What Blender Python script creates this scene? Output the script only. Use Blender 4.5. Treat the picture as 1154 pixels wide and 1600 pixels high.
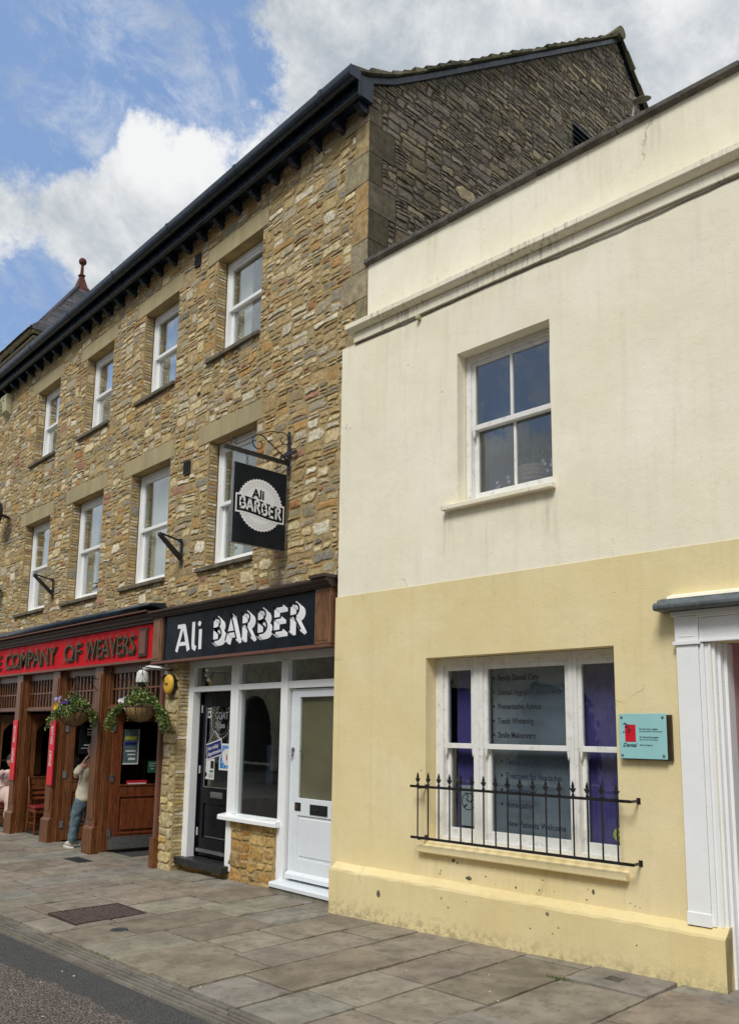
import bpy, bmesh, math, random
from mathutils import Matrix, Vector
R = math.radians
scene = bpy.context.scene
COL = scene.collection
for o in list(bpy.data.objects): bpy.data.objects.remove(o)

# ------------------------------------------------------------------ camera
CAM_POS = Vector((6.2564, -5.6456, 1.70))
FPX, CX, CY, PITCH, ROLL, YAW = 1277.76, 595.72, 940.43, .155133, .0112224, .813110
cd = bpy.data.cameras.new('camera'); cam = bpy.data.objects.new('camera', cd); COL.objects.link(cam)
c_, s_ = math.cos(PITCH), math.sin(PITCH)
fw = Vector((-math.sin(YAW)*c_, math.cos(YAW)*c_, s_))
rt = Vector((math.cos(YAW), math.sin(YAW), 0))
up = Vector((math.sin(YAW)*s_, -math.cos(YAW)*s_, c_))
rr = rt*math.cos(ROLL) + up*math.sin(ROLL)
uu = -rt*math.sin(ROLL) + up*math.cos(ROLL)
m = Matrix.Identity(4)
for i in range(3):
    m[i][0] = rr[i]; m[i][1] = uu[i]; m[i][2] = -fw[i]; m[i][3] = CAM_POS[i]
cam.matrix_world = m
cd.sensor_width = 36; cd.sensor_height = 36; cd.sensor_fit = 'AUTO'
cd.lens = FPX/1600*36
cd.shift_x = -(CX-577)/1600; cd.shift_y = (CY-800)/1600
cd.clip_start = .05; cd.clip_end = 3000
scene.camera = cam

# ------------------------------------------------------------------ light and sky
SUN_EL, SUN_AZ = R(50), R(24)      # azimuth measured from -Y (street side) towards -X
sun_dir = Vector((math.sin(SUN_AZ)*math.cos(SUN_EL), -math.cos(SUN_AZ)*math.cos(SUN_EL), math.sin(SUN_EL)))
sl = bpy.data.lights.new('sun', 'SUN'); sl.energy = 2.1; sl.angle = R(20); sl.color = (1, .965, .915)
so = bpy.data.objects.new('sun', sl); COL.objects.link(so)
so.rotation_euler = sun_dir.to_track_quat('Z', 'Y').to_euler()
world = bpy.data.worlds.new('World'); scene.world = world; world.use_nodes = True
scene.view_settings.view_transform = 'Standard'; scene.view_settings.look = 'None'
scene.view_settings.exposure = 0.34; scene.view_settings.gamma = 1
nt = world.node_tree; nt.nodes.clear()
class NT:
    def __init__(s, t): s.t = t; s.n = t.nodes; s.l = t.links
    def new(s, k, **kw):
        n = s.n.new(k)
        for a, b in kw.items(): setattr(n, a, b)
        return n
    def put(s, sock, v):
        if hasattr(v, 'outputs'): v = v.outputs[0]
        if hasattr(v, 'is_output'): s.l.new(v, sock)
        else:
            if isinstance(v, (int, float)) and sock.type in ('RGBA',): v = (v, v, v, 1)
            if isinstance(v, (tuple, list)) and len(v) == 3 and sock.type == 'RGBA': v = (*v, 1)
            sock.default_value = v
    def math(s, op, a, b=0.0, c=None, clamp=False):
        n = s.new('ShaderNodeMath', operation=op, use_clamp=clamp); s.put(n.inputs[0], a); s.put(n.inputs[1], b)
        if c is not None: s.put(n.inputs[2], c)
        return n.outputs[0]
    def mix(s, f, a, b, bt='MIX'):
        n = s.new('ShaderNodeMix', data_type='RGBA', blend_type=bt, clamp_factor=True)
        s.put(n.inputs[0], f); s.put(n.inputs[6], a); s.put(n.inputs[7], b); return n.outputs[2]
    def ramp(s, v, a, b, lo=0.0, hi=1.0, smooth=True):
        n = s.new('ShaderNodeMapRange', interpolation_type='SMOOTHSTEP' if smooth else 'LINEAR'); n.clamp = True
        s.put(n.inputs[0], v); n.inputs[1].default_value = a; n.inputs[2].default_value = b
        n.inputs[3].default_value = lo; n.inputs[4].default_value = hi; return n.outputs[0]
    def noise(s, vec, scale, detail=4, rough=.55, dist=0.0, out=0):
        n = s.new('ShaderNodeTexNoise'); s.put(n.inputs['Vector'], vec); n.inputs['Scale'].default_value = scale
        n.inputs['Detail'].default_value = detail; n.inputs['Roughness'].default_value = rough
        n.inputs['Distortion'].default_value = dist; return n.outputs[out]
    def voro(s, vec, scale, feature='F1', out=0, rnd=1.0):
        n = s.new('ShaderNodeTexVoronoi', feature=feature); s.put(n.inputs['Vector'], vec); n.inputs['Scale'].default_value = scale
        n.inputs['Randomness'].default_value = rnd
        return n.outputs[out]
    def vmul(s, v, k):
        n = s.new('ShaderNodeVectorMath', operation='MULTIPLY'); s.put(n.inputs[0], v); n.inputs[1].default_value = k; return n.outputs[0]
    def vadd(s, v, k):
        n = s.new('ShaderNodeVectorMath', operation='ADD'); s.put(n.inputs[0], v); s.put(n.inputs[1], k); return n.outputs[0]
    def pos(s): return s.new('ShaderNodeNewGeometry').outputs['Position']
    def sep(s, v):
        n = s.new('ShaderNodeSeparateXYZ'); s.put(n.inputs[0], v); return n.outputs
W = NT(nt)
sky = W.new('ShaderNodeTexSky', sky_type='NISHITA', sun_disc=False, sun_elevation=SUN_EL, sun_rotation=R(180)+SUN_AZ)
sky.air_density = 1.0; sky.dust_density = .6; sky.ozone_density = 2.0
dirv = W.new('ShaderNodeTexCoord').outputs['Generated']
def blob(d, sig):
    n = W.new('ShaderNodeVectorMath', operation='DOT_PRODUCT'); W.put(n.inputs[0], dirv); n.inputs[1].default_value = d
    return W.math('EXPONENT', W.math('MULTIPLY', W.math('SUBTRACT', n.outputs['Value'], 1.0), 2.0/sig**2))
def wsum(L):
    t = 0.0
    for d, sig, w in L: t = W.math('MULTIPLY_ADD', blob(d, sig), w, t)
    return t
blue = wsum([((-.695, .272, .666), .065, .36), ((-.643, .367, .672), .07, .36), ((-.615, .433, .659), .035, .26), ((-.757, .268, .597), .030, .22),
             ((-.852, .284, .441), .05, .38), ((-.78, .16, .60), .05, .25), ((-.70, .15, .72), .12, .35), ((-.50, -.72, .48), .16, .22), ((-.80, -.45, .40), .12, .25), ((-.36, -.84, .40), .08, .3),
             ((-.721, .335, .607), .06, -.18), ((-.742, .238, .626), .03, -.50), ((-.765, .25, .59), .02, -.2), ((-.581, .456, .674), .05, -.25), ((-.45, .55, .7), .2, -.15), ((-.80, .33, .50), .08, -.15)])
n1 = W.noise(W.vadd(dirv, (3.1, 1.7, .4)), 4.2, 12, .60, .15)
n2 = W.noise(W.vadd(dirv, (7.1, 2.7, 1.4)), 9, 15, .70, .15)
den = W.math('ADD', W.math('MULTIPLY_ADD', n1, 1.15, W.math('MULTIPLY', n2, 1.0)), W.math('SUBTRACT', -.40, blue))
wisp = W.math('MULTIPLY', W.ramp(W.noise(W.vadd(W.vmul(dirv, (2.2, 1, 1)), (1, 8, 3)), 7, 13, .72, .4), .45, .72), .55)
mask = W.math('MAXIMUM', W.ramp(den, .42, .62), wisp)
shade = W.math('ADD', W.math('MULTIPLY_ADD', W.noise(W.vadd(dirv, (1.3, 4.2, 9.4)), 6.0, 14, .66, .2), .85, W.math('MULTIPLY', n2, .15)), wsum([((-.721, .335, .607), .07, .15), ((-.69, .40, .603), .10, .19),
      ((-.745, .381, .547), .075, -.10), ((-.50, .52, .69), .16, .07), ((-.742, .238, .626), .04, .1), ((-.80, .33, .50), .06, -.05)]))
ccol = W.mix(W.ramp(shade, .38, .70), (.47, .53, .59), (.97, .975, .98))
skyb = W.mix(.62, sky, (2.1, 3.3, 5.7))
bg1 = W.new('ShaderNodeBackground'); W.put(bg1.inputs[0], skyb); bg1.inputs[1].default_value = .105
bg2 = W.new('ShaderNodeBackground'); W.put(bg2.inputs[0], ccol); bg2.inputs[1].default_value = .74
ms = W.new('ShaderNodeMixShader'); W.put(ms.inputs[0], mask); W.l.new(bg1.outputs[0], ms.inputs[1]); W.l.new(bg2.outputs[0], ms.inputs[2])
wo = W.new('ShaderNodeOutputWorld'); W.l.new(ms.outputs[0], wo.inputs[0])

# ------------------------------------------------------------------ material helpers
def srgb(h):
    h = h.lstrip('#'); out = []
    for i in (0, 2, 4):
        c = int(h[i:i+2], 16)/255; out.append(c/12.92 if c <= .04045 else ((c+.055)/1.055)**2.4)
    return tuple(out)
def newmat(name):
    mt = bpy.data.materials.new(name); mt.use_nodes = True; t = NT(mt.node_tree)
    b = mt.node_tree.nodes['Principled BSDF']; return mt, t, b
def bump(t, b, h, dist=.01, strength=1.0, prev=None):
    n = t.new('ShaderNodeBump'); n.inputs['Strength'].default_value = strength; n.inputs['Distance'].default_value = dist
    t.put(n.inputs['Height'], h)
    if prev is not None: t.l.new(prev, n.inputs['Normal'])
    t.l.new(n.outputs[0], b.inputs['Normal']); return n.outputs[0]
def pm(name, col, rough=.55, metal=0.0, var=.18, vs=6, bd=.0012, bs=90, spec=.5, dirt=None, stretch=None):
    mt, t, b = newmat(name); p = t.pos()
    if stretch: p = t.vmul(p, stretch)
    n = t.noise(p, vs, 6, .6)
    c = t.mix(t.ramp(n, .3, .7), tuple(x*(1-var) for x in col), tuple(min(1, x*(1+var)) for x in col))
    if dirt:
        c = t.mix(t.math('MULTIPLY', t.ramp(t.noise(p, vs*2.3, 8, .7), .52, .72), dirt[1]), c, dirt[0])
    t.put(b.inputs['Base Color'], c); b.inputs['Metallic'].default_value = metal
    t.put(b.inputs['Roughness'], t.ramp(t.noise(p, vs*1.7, 5, .6), .3, .7, max(0, rough-.1), min(1, rough+.1)))
    b.inputs['Specular IOR Level'].default_value = spec
    if bd: bump(t, b, t.noise(p, bs, 4, .6), bd)
    return mt
def glassmat(name, tint=(.9, .93, .92), rough=.004, refl=1.0, warp=.0):
    mt = bpy.data.materials.new(name); mt.use_nodes = True; t = NT(mt.node_tree); t.n.clear()
    tr = t.new('ShaderNodeBsdfTransparent'); t.put(tr.inputs[0], tint)
    gl = t.new('ShaderNodeBsdfGlossy'); gl.inputs['Roughness'].default_value = rough; t.put(gl.inputs['Color'], (1, 1, 1))
    lw = t.new('ShaderNodeLayerWeight'); lw.inputs['Blend'].default_value = .5
    fr = t.math('MULTIPLY_ADD', t.math('POWER', lw.outputs['Facing'], 5.0), .96, .04)
    if warp:
        n = t.new('ShaderNodeBump'); n.inputs['Distance'].default_value = warp; n.inputs['Strength'].default_value = 1
        t.put(n.inputs['Height'], t.noise(t.pos(), 2.2, 3, .5)); t.l.new(n.outputs[0], gl.inputs['Normal'])
    mx = t.new('ShaderNodeMixShader'); t.put(mx.inputs[0], t.math('MULTIPLY', fr, refl, clamp=True))
    t.l.new(tr.outputs[0], mx.inputs[1]); t.l.new(gl.outputs[0], mx.inputs[2])
    o = t.new('ShaderNodeOutputMaterial'); t.l.new(mx.outputs[0], o.inputs[0]); return mt
def attr_stone(name, bd=.006, lich=(.30, .29, .25), lichk=.35, dark=None, vs=18, rough=.9):
    mt, t, b = newmat(name); p = t.pos()
    a = t.new('ShaderNodeAttribute', attribute_name='Col').outputs['Color']
    n = t.noise(p, vs, 8, .65)
    c = t.mix(t.ramp(n, .28, .72), t.mix(1.0, a, (.62, .60, .57), 'MULTIPLY'), t.mix(1.0, a, (1.22, 1.2, 1.16), 'MULTIPLY'))
    c = t.mix(t.math('MULTIPLY', t.ramp(t.noise(p, vs*.55, 9, .72), .54, .68), lichk), c, lich)
    if bd > .005:
        pale = t.math('MULTIPLY', t.ramp(t.noise(t.vmul(t.vadd(p, (2, 7, 5)), (1, 1, 2.2)), 11, 10, .74), .53, .66), .5)
        c = t.mix(pale, c, t.mix(1.0, a, (1.7, 1.7, 1.75), 'MULTIPLY'))
        crk_shade = t.math('MULTIPLY', t.ramp(t.noise(t.vmul(t.vadd(p, (8, 1, 3)), (1, 1, 4)), 13, 10, .7), .60, .66), .5)
        c = t.mix(crk_shade, c, t.mix(1.0, a, (.30, .27, .24), 'MULTIPLY'))  # crack shadows darkened into the stone colour
    if dark: c = t.mix(t.math('MULTIPLY', t.ramp(t.noise(t.vadd(p, (5, 3, 1)), 5, 9, .7), .48, .66), dark[1]), c, dark[0])
    t.put(b.inputs['Base Color'], c); b.inputs['Roughness'].default_value = rough; b.inputs['Specular IOR Level'].default_value = .25
    q = bump(t, b, t.noise(p, 26, 9, .7), bd)
    bump(t, b, t.noise(p, 120, 5, .7), bd*.35, 1.0, q)
    return mt
def stucco(name, c0, c1, stain, stain_k, seed=0.0, grime=True):
    mt, t, b = newmat(name); p = t.vadd(t.pos(), (seed, seed*.7, seed*.3))
    n = t.noise(p, 1.3, 6, .6); c = t.mix(t.ramp(n, .32, .7), c0, c1)
    n = t.noise(t.vmul(p, (1, 1, .35)), 5, 6, .6); c = t.mix(t.math('MULTIPLY', t.ramp(n, .45, .75), .16), c, tuple(x*.78 for x in c0))
    # clustered speckle of grime
    clus = t.ramp(t.noise(p, .9, 5, .6), .53, .68)
    for (gx, gzz, gr) in ((3.9, 5.3, .55), (4.3, 4.9, .5), (1.5, 5.5, .35), (2.9, 6.45, .35), (.8, 6.3, .35), (3.7, 3.6, .3), (.6, 3.4, .3)):
        dn = t.new('ShaderNodeVectorMath', operation='DISTANCE'); t.put(dn.inputs[0], t.vmul(t.pos(), (1, 0, 1))); dn.inputs[1].default_value = (gx, 0, gzz)
        clus = t.math('MAXIMUM', clus, t.math('MULTIPLY', t.ramp(dn.outputs['Value'], 0, gr, 1, 0), t.ramp(t.noise(p, 3.5, 6, .65), .38, .6)))
    # broad uneven weathering and faint rain streaks
    c = t.mix(t.math('MULTIPLY', t.ramp(t.noise(t.vadd(p, (9, 2, 4)), .55, 7, .62, .8), .42, .66), .28), c, tuple(x*.84 for x in c0))
    c = t.mix(t.math('MULTIPLY', t.ramp(t.noise(t.vmul(p, (7, 7, .45)), 1.4, 8, .65), .50, .72), .20), c, tuple(x*.66 for x in c0))
    c = t.mix(t.math('MULTIPLY', t.ramp(t.noise(p, 14, 9, .75), .52, .7), .14), c, tuple(x*.6 for x in c0))
    sp = t.ramp(t.noise(p, 26, 10, .8), .56, .66)
    c = t.mix(t.math('MULTIPLY', t.math('MULTIPLY', clus, sp), stain_k), c, stain)
    # run-off stains below sills, string course and coping
    px_, pz_ = t.sep(t.pos())[0], t.sep(t.pos())[2]; stk = t.noise(t.vmul(p, (16, 16, .7)), 1.5, 9, .7)
    for (xa, xb, zt_, ln_, kk) in ((1.15, 2.45, 3.72, .55, .45), (.85, 3.0, .61, .30, .45), (-.3, 9, 5.86, .35, .28), (-.3, 9, 6.80, .40, .40), (-.3, 9, 3.08, .25, .18)):
        bx = t.math('MULTIPLY', t.ramp(px_, xa-.04, xa+.04), t.ramp(px_, xb-.04, xb+.04, 1, 0)); bz = t.math('MULTIPLY', t.ramp(pz_, zt_-ln_, zt_, 0, 1, False), t.ramp(pz_, zt_, zt_+.01, 1, 0))
        c = t.mix(t.math('MULTIPLY', t.math('MULTIPLY', bx, bz), t.math('MULTIPLY', t.ramp(stk, .42, .66), t.math('MULTIPLY', kk, t.ramp(t.noise(p, 1.1, 4, .6), .42, .66)))), c, (.17, .15, .11))
    # pock marks
    vo = t.voro(t.vadd(p, t.vmul(t.noise(p, 9, 3, .5, 0, 1), (.05, .05, .05))), 3.2)
    pk = t.math('MULTIPLY', t.ramp(vo, .0, .05, 1, 0), t.ramp(t.noise(p, 1.1, 4, .6), .50, .58))
    c = t.mix(t.math('MULTIPLY', pk, .8), c, (.12, .10, .07))
    # hair cracks
    vw = t.vadd(p, t.vmul(t.noise(p, 3, 6, .65, 0, 1), (.5, .5, .5)))
    ed = t.voro(vw, .75, 'DISTANCE_TO_EDGE')
    ck = t.math('MULTIPLY', t.ramp(ed, .0, .0045, 1, 0), t.ramp(t.noise(p, .8, 5, .6), .56, .64))
    c = t.mix(t.math('MULTIPLY', ck, .20), c, (.22, .18, .12))
    t.put(b.inputs['Base Color'], c); b.inputs['Roughness'].default_value = .82; b.inputs['Specular IOR Level'].default_value = .25
    q = bump(t, b, t.noise(p, 2.2, 4, .55), .014, .8)
    q = bump(t, b, t.math('ADD', t.noise(p, 70, 6, .7), t.math('MULTIPLY', t.math('ADD', ck, pk), -2.0)), .0022, 1.0, q)
    return mt, t, b, c, p
M = {}
M['mortar'] = pm('lime_mortar', srgb('#a89368'), .95, 0, .2, 5, .006, 60, .2, ((.20, .16, .10), .45))
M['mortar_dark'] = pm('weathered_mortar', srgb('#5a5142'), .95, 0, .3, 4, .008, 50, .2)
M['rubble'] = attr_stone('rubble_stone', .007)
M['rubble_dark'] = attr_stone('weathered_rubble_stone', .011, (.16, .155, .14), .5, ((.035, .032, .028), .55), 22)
M['quoin'] = attr_stone('dressed_quoin_stone', .004, (.26, .25, .21), .3, ((.10, .085, .06), .35), 12)
M['flag'] = None
M['lintel'] = pm('sawn_stone_lintel', srgb('#a89b78'), .85, 0, .12, 5, .0015, 70, .25, ((.22, .19, .13), .25), (1, 1, .3))
M['sill'] = pm('dark_stone_sill', srgb('#6b6456'), .85, 0, .3, 9, .004, 60, .3, ((.05, .045, .04), .6))
M['white'] = pm('white_gloss_paint', srgb('#f1f3f3'), .35, 0, .02, 3, .0006, 40, .5, ((.45, .43, .38), .08))
M['oldwhite'] = pm('flaking_white_paint', srgb('#e6e6e2'), .5, 0, .05, 7, .0022, 55, .4, ((.30, .25, .18), .45))
M['doorwhite'] = pm('cool_white_door_paint', srgb('#dfe5ea'), .3, 0, .02, 3, .0004, 40)
M['glass'] = glassmat('window_glass', (.90, .93, .92), .003, 3.6, .0025)
M['glass2'] = glassmat('old_window_glass', (.80, .84, .86), .003, 2.6, .0035)
M['curtain_dim'] = pm('grey_net_curtain', (.06, .075, .09), .9, 0, .15, 20, .004, 25, .2, None, (6, 6, .4))
M['shopglass'] = glassmat('shop_window_glass', (.86, .91, .91), .003, 2.1, .0008)
M['darkglass'] = glassmat('tinted_pub_glass', (.55, .60, .55), .01, 1.0, .002)
M['curtain'] = pm('net_curtain', srgb('#d6d6ce'), .9, 0, .12, 20, .004, 25, .2, None, (6, 6, .4))
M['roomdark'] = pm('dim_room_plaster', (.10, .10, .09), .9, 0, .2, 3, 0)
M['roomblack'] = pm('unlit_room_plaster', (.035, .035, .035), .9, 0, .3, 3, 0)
M['navy'] = pm('dark_navy_gutter_paint', (.012, .022, .036), .32, 0, .3, 8, .001, 40, .5, ((.05, .06, .06), .25))
M['slate_old'] = attr_stone('stone_roof_tile', .01, (.22, .22, .15), .5, None, 14)
M['slate'] = attr_stone('blue_grey_slate', .003, (.16, .17, .17), .3, None, 14, .55)
M['terracotta'] = pm('red_terracotta', (.115, .035, .024), .7, 0, .3, 9, .003, 50, .3, ((.05, .04, .03), .5))
M['stonegutter'] = pm('pale_stone_moulding', srgb('#a09a84'), .8, 0, .2, 6, .003, 40, .3)
M['iron'] = pm('black_painted_iron', (.014, .014, .015), .42, 0, .3, 14, .0008, 60, .5, ((.06, .04, .03), .2))
M['signblack'] = pm('black_sign_panel', (.006, .011, .018), .28, 0, .25, 2, 0, 40, .28)
M['signwhite'] = pm('white_vinyl_lettering', (.88, .89, .92), .4, 0, .02, 3, 0)
M['signgrey'] = pm('grey_vinyl_lettering', (.28, .29, .31), .4, 0, .02, 3, 0)
M['red'] = pm('red_fascia_paint', (.56, .006, .014), .6, 0, .08, 3, .0005, 30, .2)
M['bannerred'] = pm('red_banner_vinyl', (.66, .014, .026), .4, 0, .05, 3, .001, 8)
M['gold'] = pm('dull_gold_lettering', (.10, .062, .032), .5, .2, .3, 25, .001, 60)
M['letterdark'] = pm('letter_shadow_and_board_brown', (.045, .025, .012), .5, 0, .2, 9, 0)  # paints the shadow behind the pub letters; also colours dark boards
def woodmat(name, c0, c1, rough=.32):
    mt, t, b = newmat(name); p = t.vmul(t.pos(), (9, 9, 1.0))
    n = t.noise(p, 3.5, 7, .62, 1.2); c = t.mix(t.ramp(n, .3, .7), c0, c1)
    c = t.mix(t.math('MULTIPLY', t.ramp(t.noise(t.vmul(t.pos(), (40, 40, 2)), 2, 4, .6), .5, .7), .35), c, tuple(x*.45 for x in c0))
    c = t.mix(t.math('MULTIPLY', t.ramp(t.noise(t.pos(), 2.5, 6, .6), .5, .75), .4), c, tuple(x*.35 for x in c1))
    t.put(b.inputs['Base Color'], c); b.inputs['Roughness'].default_value = rough; bump(t, b, n, .0012); return mt
M['wood'] = woodmat('varnished_oak', (.090, .030, .011), (.225, .088, .029))
M['woodred'] = woodmat('dark_mahogany', (.105, .028, .012), (.25, .075, .028), .3)
M['woodlight'] = woodmat('weathered_hardwood', (.15, .075, .035), (.30, .15, .075), .5)
M['woodbrown'] = woodmat('brown_painted_cornice', (.045, .028, .02), (.075, .045, .032), .5)
M['copper'] = woodmat('coppery_brown_trim', (.14, .055, .035), (.20, .09, .06), .45)
M['steel'] = pm('brushed_steel', (.30, .31, .32), .35, .8, .15, 20, .0005)
M['lead'] = pm('lead_sheet', (.12, .14, .15), .5, .3, .3, 7, .004, 22, .4, ((.30, .32, .32), .4))
M['plasticwhite'] = pm('white_plastic', (.70, .70, .68), .4, 0, .06, 6, 0)
M['plasticblack'] = pm('black_plastic', (.012, .013, .015), .35, 0, .2, 6, 0)
M['boxcream'] = pm('yellowed_plastic', (.50, .47, .30), .5, 0, .1, 6, 0)
M['yellow'] = pm('yellow_plastic', (.72, .42, .045), .4, 0, .05, 6, 0)
M['pink'] = pm('dusty_pink_paint', srgb('#c99ea2'), .6, 0, .05, 2, .0005)
M['pipe'] = pm('grey_pipe', (.25, .26, .26), .5, 0, .1, 6, 0)
M['paper'] = pm('paper', (.66, .67, .66), .7, 0, .04, 10, 0)
M['blackink'] = pm('black_print', (.012, .012, .013), .6, 0, .1, 10, 0)
M['blueink'] = pm('blue_print', (.015, .02, .16), .4, 0, .1, 10, 0)
M['cyanink'] = pm('cyan_print', (.03, .22, .55), .4, 0, .1, 10, 0)
M['redink'] = pm('red_print', (.55, .015, .04), .4, 0, .1, 10, 0)
M['greenink'] = pm('green_print', (.03, .17, .09), .4, 0, .1, 10, 0)
M['limeink'] = pm('yellow_green_print', (.40, .45, .06), .4, 0, .1, 10, 0)
M['plaqueglass'] = pm('pale_turquoise_panel', (.33, .62, .62), .15, 0, .04, 4, 0)
M['purple'] = pm('purple_blue_blind', (.17, .135, .41), .8, 0, .18, 30, .003, 22, .2, None, (5, 5, .2))
M['blindgrey'] = pm('grey_blue_blind', (.34, .375, .41), .8, 0, .10, 3, .001, 22, .2, None, (1, 1, .3))
M['letternavy'] = pm('navy_lettering', (.012, .016, .04), .5, 0, .1, 10, 0)
M['blackdoor'] = pm('black_gloss_door_paint', (.005, .006, .009), .25, 0, .3, 4, .0005, 90, .2)
M['blackstone'] = pm('black_painted_sill', (.02, .02, .022), .45, 0, .4, 12, .003, 50)
M['stepgrey'] = pm('worn_grey_stone_step', srgb('#7c7a6c'), .85, 0, .2, 6, .003, 60, .3, ((.09, .085, .07), .4))
M['limestone'] = pm('pale_limestone', (.50, .45, .34), .9, 0, .25, 3, .01, 20, .2)
M['skin'] = pm('skin', (.50, .27, .19), .5, 0, .06, 20, 0)
M['hair'] = pm('short_grey_hair', (.20, .17, .15), .8, 0, .2, 60, .004, 200)
M['darkhair'] = pm('dark_hair', (.02, .013, .01), .7, 0, .2, 60, .004, 200)
M['tshirt'] = pm('cream_cotton', (.62, .57, .44), .9, 0, .08, 9, .004, 14, .2)
M['jeans'] = pm('faded_blue_denim', (.115, .17, .20), .9, 0, .28, 9, .006, 16, .2)
M['shoe'] = pm('off_white_trainers', (.58, .54, .46), .7, 0, .15, 30, .003, 60)
M['sole'] = pm('white_rubber_sole', (.62, .60, .55), .7, 0, .1, 30, 0)
M['dress'] = pm('pale_pink_linen', (.62, .47, .42), .9, 0, .1, 7, .006, 14, .2)
M['seatred'] = pm('red_seat_leather', (.22, .02, .025), .4, 0, .15, 9, 0)
M['coir'] = woodmat('coir_basket_liner', (.16, .095, .035), (.33, .21, .09), .95)
M['leaf'] = attr_stone('leaf', .0, (.1, .16, .05), .0, None, 30, .55)
M['petal'] = attr_stone('petal', .0, (.1, .16, .05), .0, None, 30, .6)
M['manhole'] = pm('rusty_brown_cast_iron', (.085, .060, .052), .6, .2, .3, 18, .002, 60)
M['cover'] = pm('dark_grey_cast_iron', (.06, .065, .07), .6, .2, .2, 18, .002, 60)
M['wicker'] = pm('woven_wicker', (.30, .20, .16), .8, 0, .2, 20, .006, 60, .3, None, (1, 1, 9))
M['moss'] = pm('moss', (.10, .15, .03), .95, 0, .4, 40, .01, 60)
M['navyglass1'] = glassmat('stained_glass_blue', (.12, .2, .42), .05, 1.0, .003)
M['amberglass'] = glassmat('stained_glass_amber', (.55, .35, .10), .05, 1.0, .003)
M['clearold'] = glassmat('stained_glass_clear', (.4, .45, .42), .05, 1.2, .003)
M['tv'] = pm('menu_board_black', (.01, .012, .014), .25, 0, .1, 6, 0)

# painted renders of the townhouse
CR0, CR1 = srgb('#f2ebd1'), srgb('#f8f2df')
YE0, YE1 = srgb('#e6d5a0'), srgb('#ecdcb0')
M['cream'] = stucco('cream_render', CR0, CR1, (.26, .24, .19), .75)[0]
M['yellowr'] = stucco('yellow_render', YE0, YE1, (.30, .24, .14), .45, 11.3)[0]
mt, t, b, c, p = stucco('yellow_plinth_render', srgb('#e2d09a'), srgb('#e8d8a8'), (.22, .18, .12), .6, 4.7)
z = t.sep(t.pos())[2]
low = t.math('MULTIPLY', t.ramp(z, -.06, .14, 1, 0), t.ramp(t.noise(p, 17, 9, .75), .44, .60))
c = t.mix(t.math('MULTIPLY', low, .55), c, (.20, .165, .11)); t.put(b.inputs['Base Color'], c); M['plinth'] = mt
mt, t, b, c, p = stucco('stained_cream_cornice', CR0, CR1, (.2, .19, .15), .8, 2.2)
st = t.math('MULTIPLY', t.ramp(t.noise(t.vmul(p, (14, 14, 1.6)), 1.6, 8, .7), .50, .62), t.ramp(t.noise(p, 1.7, 3, .5), .40, .62))
c = t.mix(t.math('MULTIPLY', st, .5), c, (.12, .11, .09)); t.put(b.inputs['Base Color'], c); M['cornice'] = mt
M['coping'] = pm('weathered_coping_stone', (.11, .10, .085), .9, 0, .35, 8, .008, 40, .2, ((.35, .33, .27), .45))

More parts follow.
